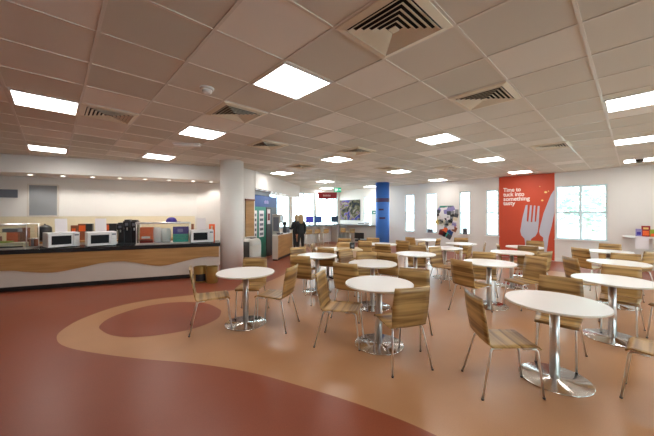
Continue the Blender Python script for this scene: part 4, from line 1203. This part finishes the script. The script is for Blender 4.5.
    layer('jacket', lambda c: .90 < c.z < 1.47 and not hand(c) and not (c.z < .93 and abs(c.y) < .0), .020, 'cloth')
    layer('trousers', lambda c: .07 < c.z < 1.00 and not (abs(c.y) > .165 and c.z > .7) and not hand(c) and c.x < .14, .012, 'cloth')
    for s in (-1, 1):
        MB().prism([(px_ * .9 + .06, py_ + s * .11) for px_, py_ in rrect(.15, .05, .045)], 0, .075).build('shoe', 'black', e, .015)
person(-1.27, 11.95, 150, 1.56, 'person in black with light hair standing left, nearer the coffee counter', 1)
person(-1.02, 11.15, 115, 1.57, 'person in black with long light hair standing right, seen from behind', 0)

# ------------------------------------------------------------------ outside
gr = MB().box(-40, 60, -40, 60, -.4, -.3).build('ground_outside', 'grass'); struct(gr); gr.rotation_euler = (0, 0, ROT)
gr.location = (AV.x * 53 - 0, AV.y * 53, 0)
def tree(a, b, h, r, seed, label):
    rnd = random.Random(seed); p = room(a, b); e = empty('tree', (p.x, p.y, -.3), 0, label, 'tree', 'trees outside the windows')
    MB().tube([(0, 0, 0), (.05, 0, h * .4), (0, .05, h * .7)], [.14, .11, .05], 10).build('trunk', 'bark', e)
    mb = MB()
    for i in range(1100):
        t = rnd.uniform(0, 2 * pi); z = rnd.uniform(-1, 1); q = sqrt(1 - z * z); rr = r * rnd.uniform(.45, 1) 
        c = Vector((rr * q * cos(t), rr * q * sin(t), h * .62 + rr * z * 1.1))
        m = Matrix.Translation(c) @ Matrix.Rotation(rnd.uniform(0, 6.3), 4, 'Z') @ Matrix.Rotation(rnd.uniform(-1.3, 1.3), 4, 'X')
        s = rnd.uniform(.10, .2)
        mb.add([m @ Vector(v) for v in ((-s, 0, 0), (0, -s * .5, .02), (s, 0, 0), (0, s * .5, .02))], [(0, 1, 2, 3)])
    mb.build('foliage', 'leaf', e)
tree(17.0, 1.4, 4.2, 1.5, 1, 'tree outside the big window, left pane')
tree(19.5, -2.4, 4.6, 1.7, 2, 'tree outside the big window, right pane')
tree(18.0, 4.3, 4.4, 1.5, 3, 'tree outside the narrow window right of the collage')

# ------------------------------------------------------------------ world, camera, colour
w = bpy.data.worlds.new('overcast_sky'); S.world = w; w.use_nodes = True; nt = w.node_tree; bg = nt.nodes['Background']
sky = N(nt, 'ShaderNodeTexCoord'); sep = N(nt, 'ShaderNodeSeparateXYZ'); nt.links.new(sky.outputs['Generated'], sep.inputs[0])
cr = N(nt, 'ShaderNodeValToRGB'); cr.color_ramp.elements[0].color = (.80, .93, 1.0, 1); cr.color_ramp.elements[1].color = (.9, .97, 1.0, 1)
nt.links.new(sep.outputs['Z'], cr.inputs[0]); nt.links.new(cr.outputs[0], bg.inputs['Color']); bg.inputs['Strength'].default_value = 11.0
cam = bpy.data.cameras.new('camera'); co = bpy.data.objects.new('camera', cam); COL.objects.link(co)
co.location = (0, 0, EYE); co.rotation_euler = (pi / 2, 0, 0); cam.sensor_fit = 'HORIZONTAL'; cam.sensor_width = 36; cam.lens = F / 654 * 36
cam.shift_y = -4 / 654; cam.clip_start = .05; cam.clip_end = 300; S.camera = co
v = S.view_settings; v.view_transform = 'Standard'; v.look = 'None'; v.exposure = 0.0; v.gamma = 1; v.use_curve_mapping = False
S.cycles.max_bounces = 8; S.cycles.diffuse_bounces = 4; S.cycles.glossy_bounces = 4; S.cycles.transparent_max_bounces = 16
S.cycles.sample_clamp_indirect = 6; S.cycles.caustics_reflective = False; S.cycles.caustics_refractive = False
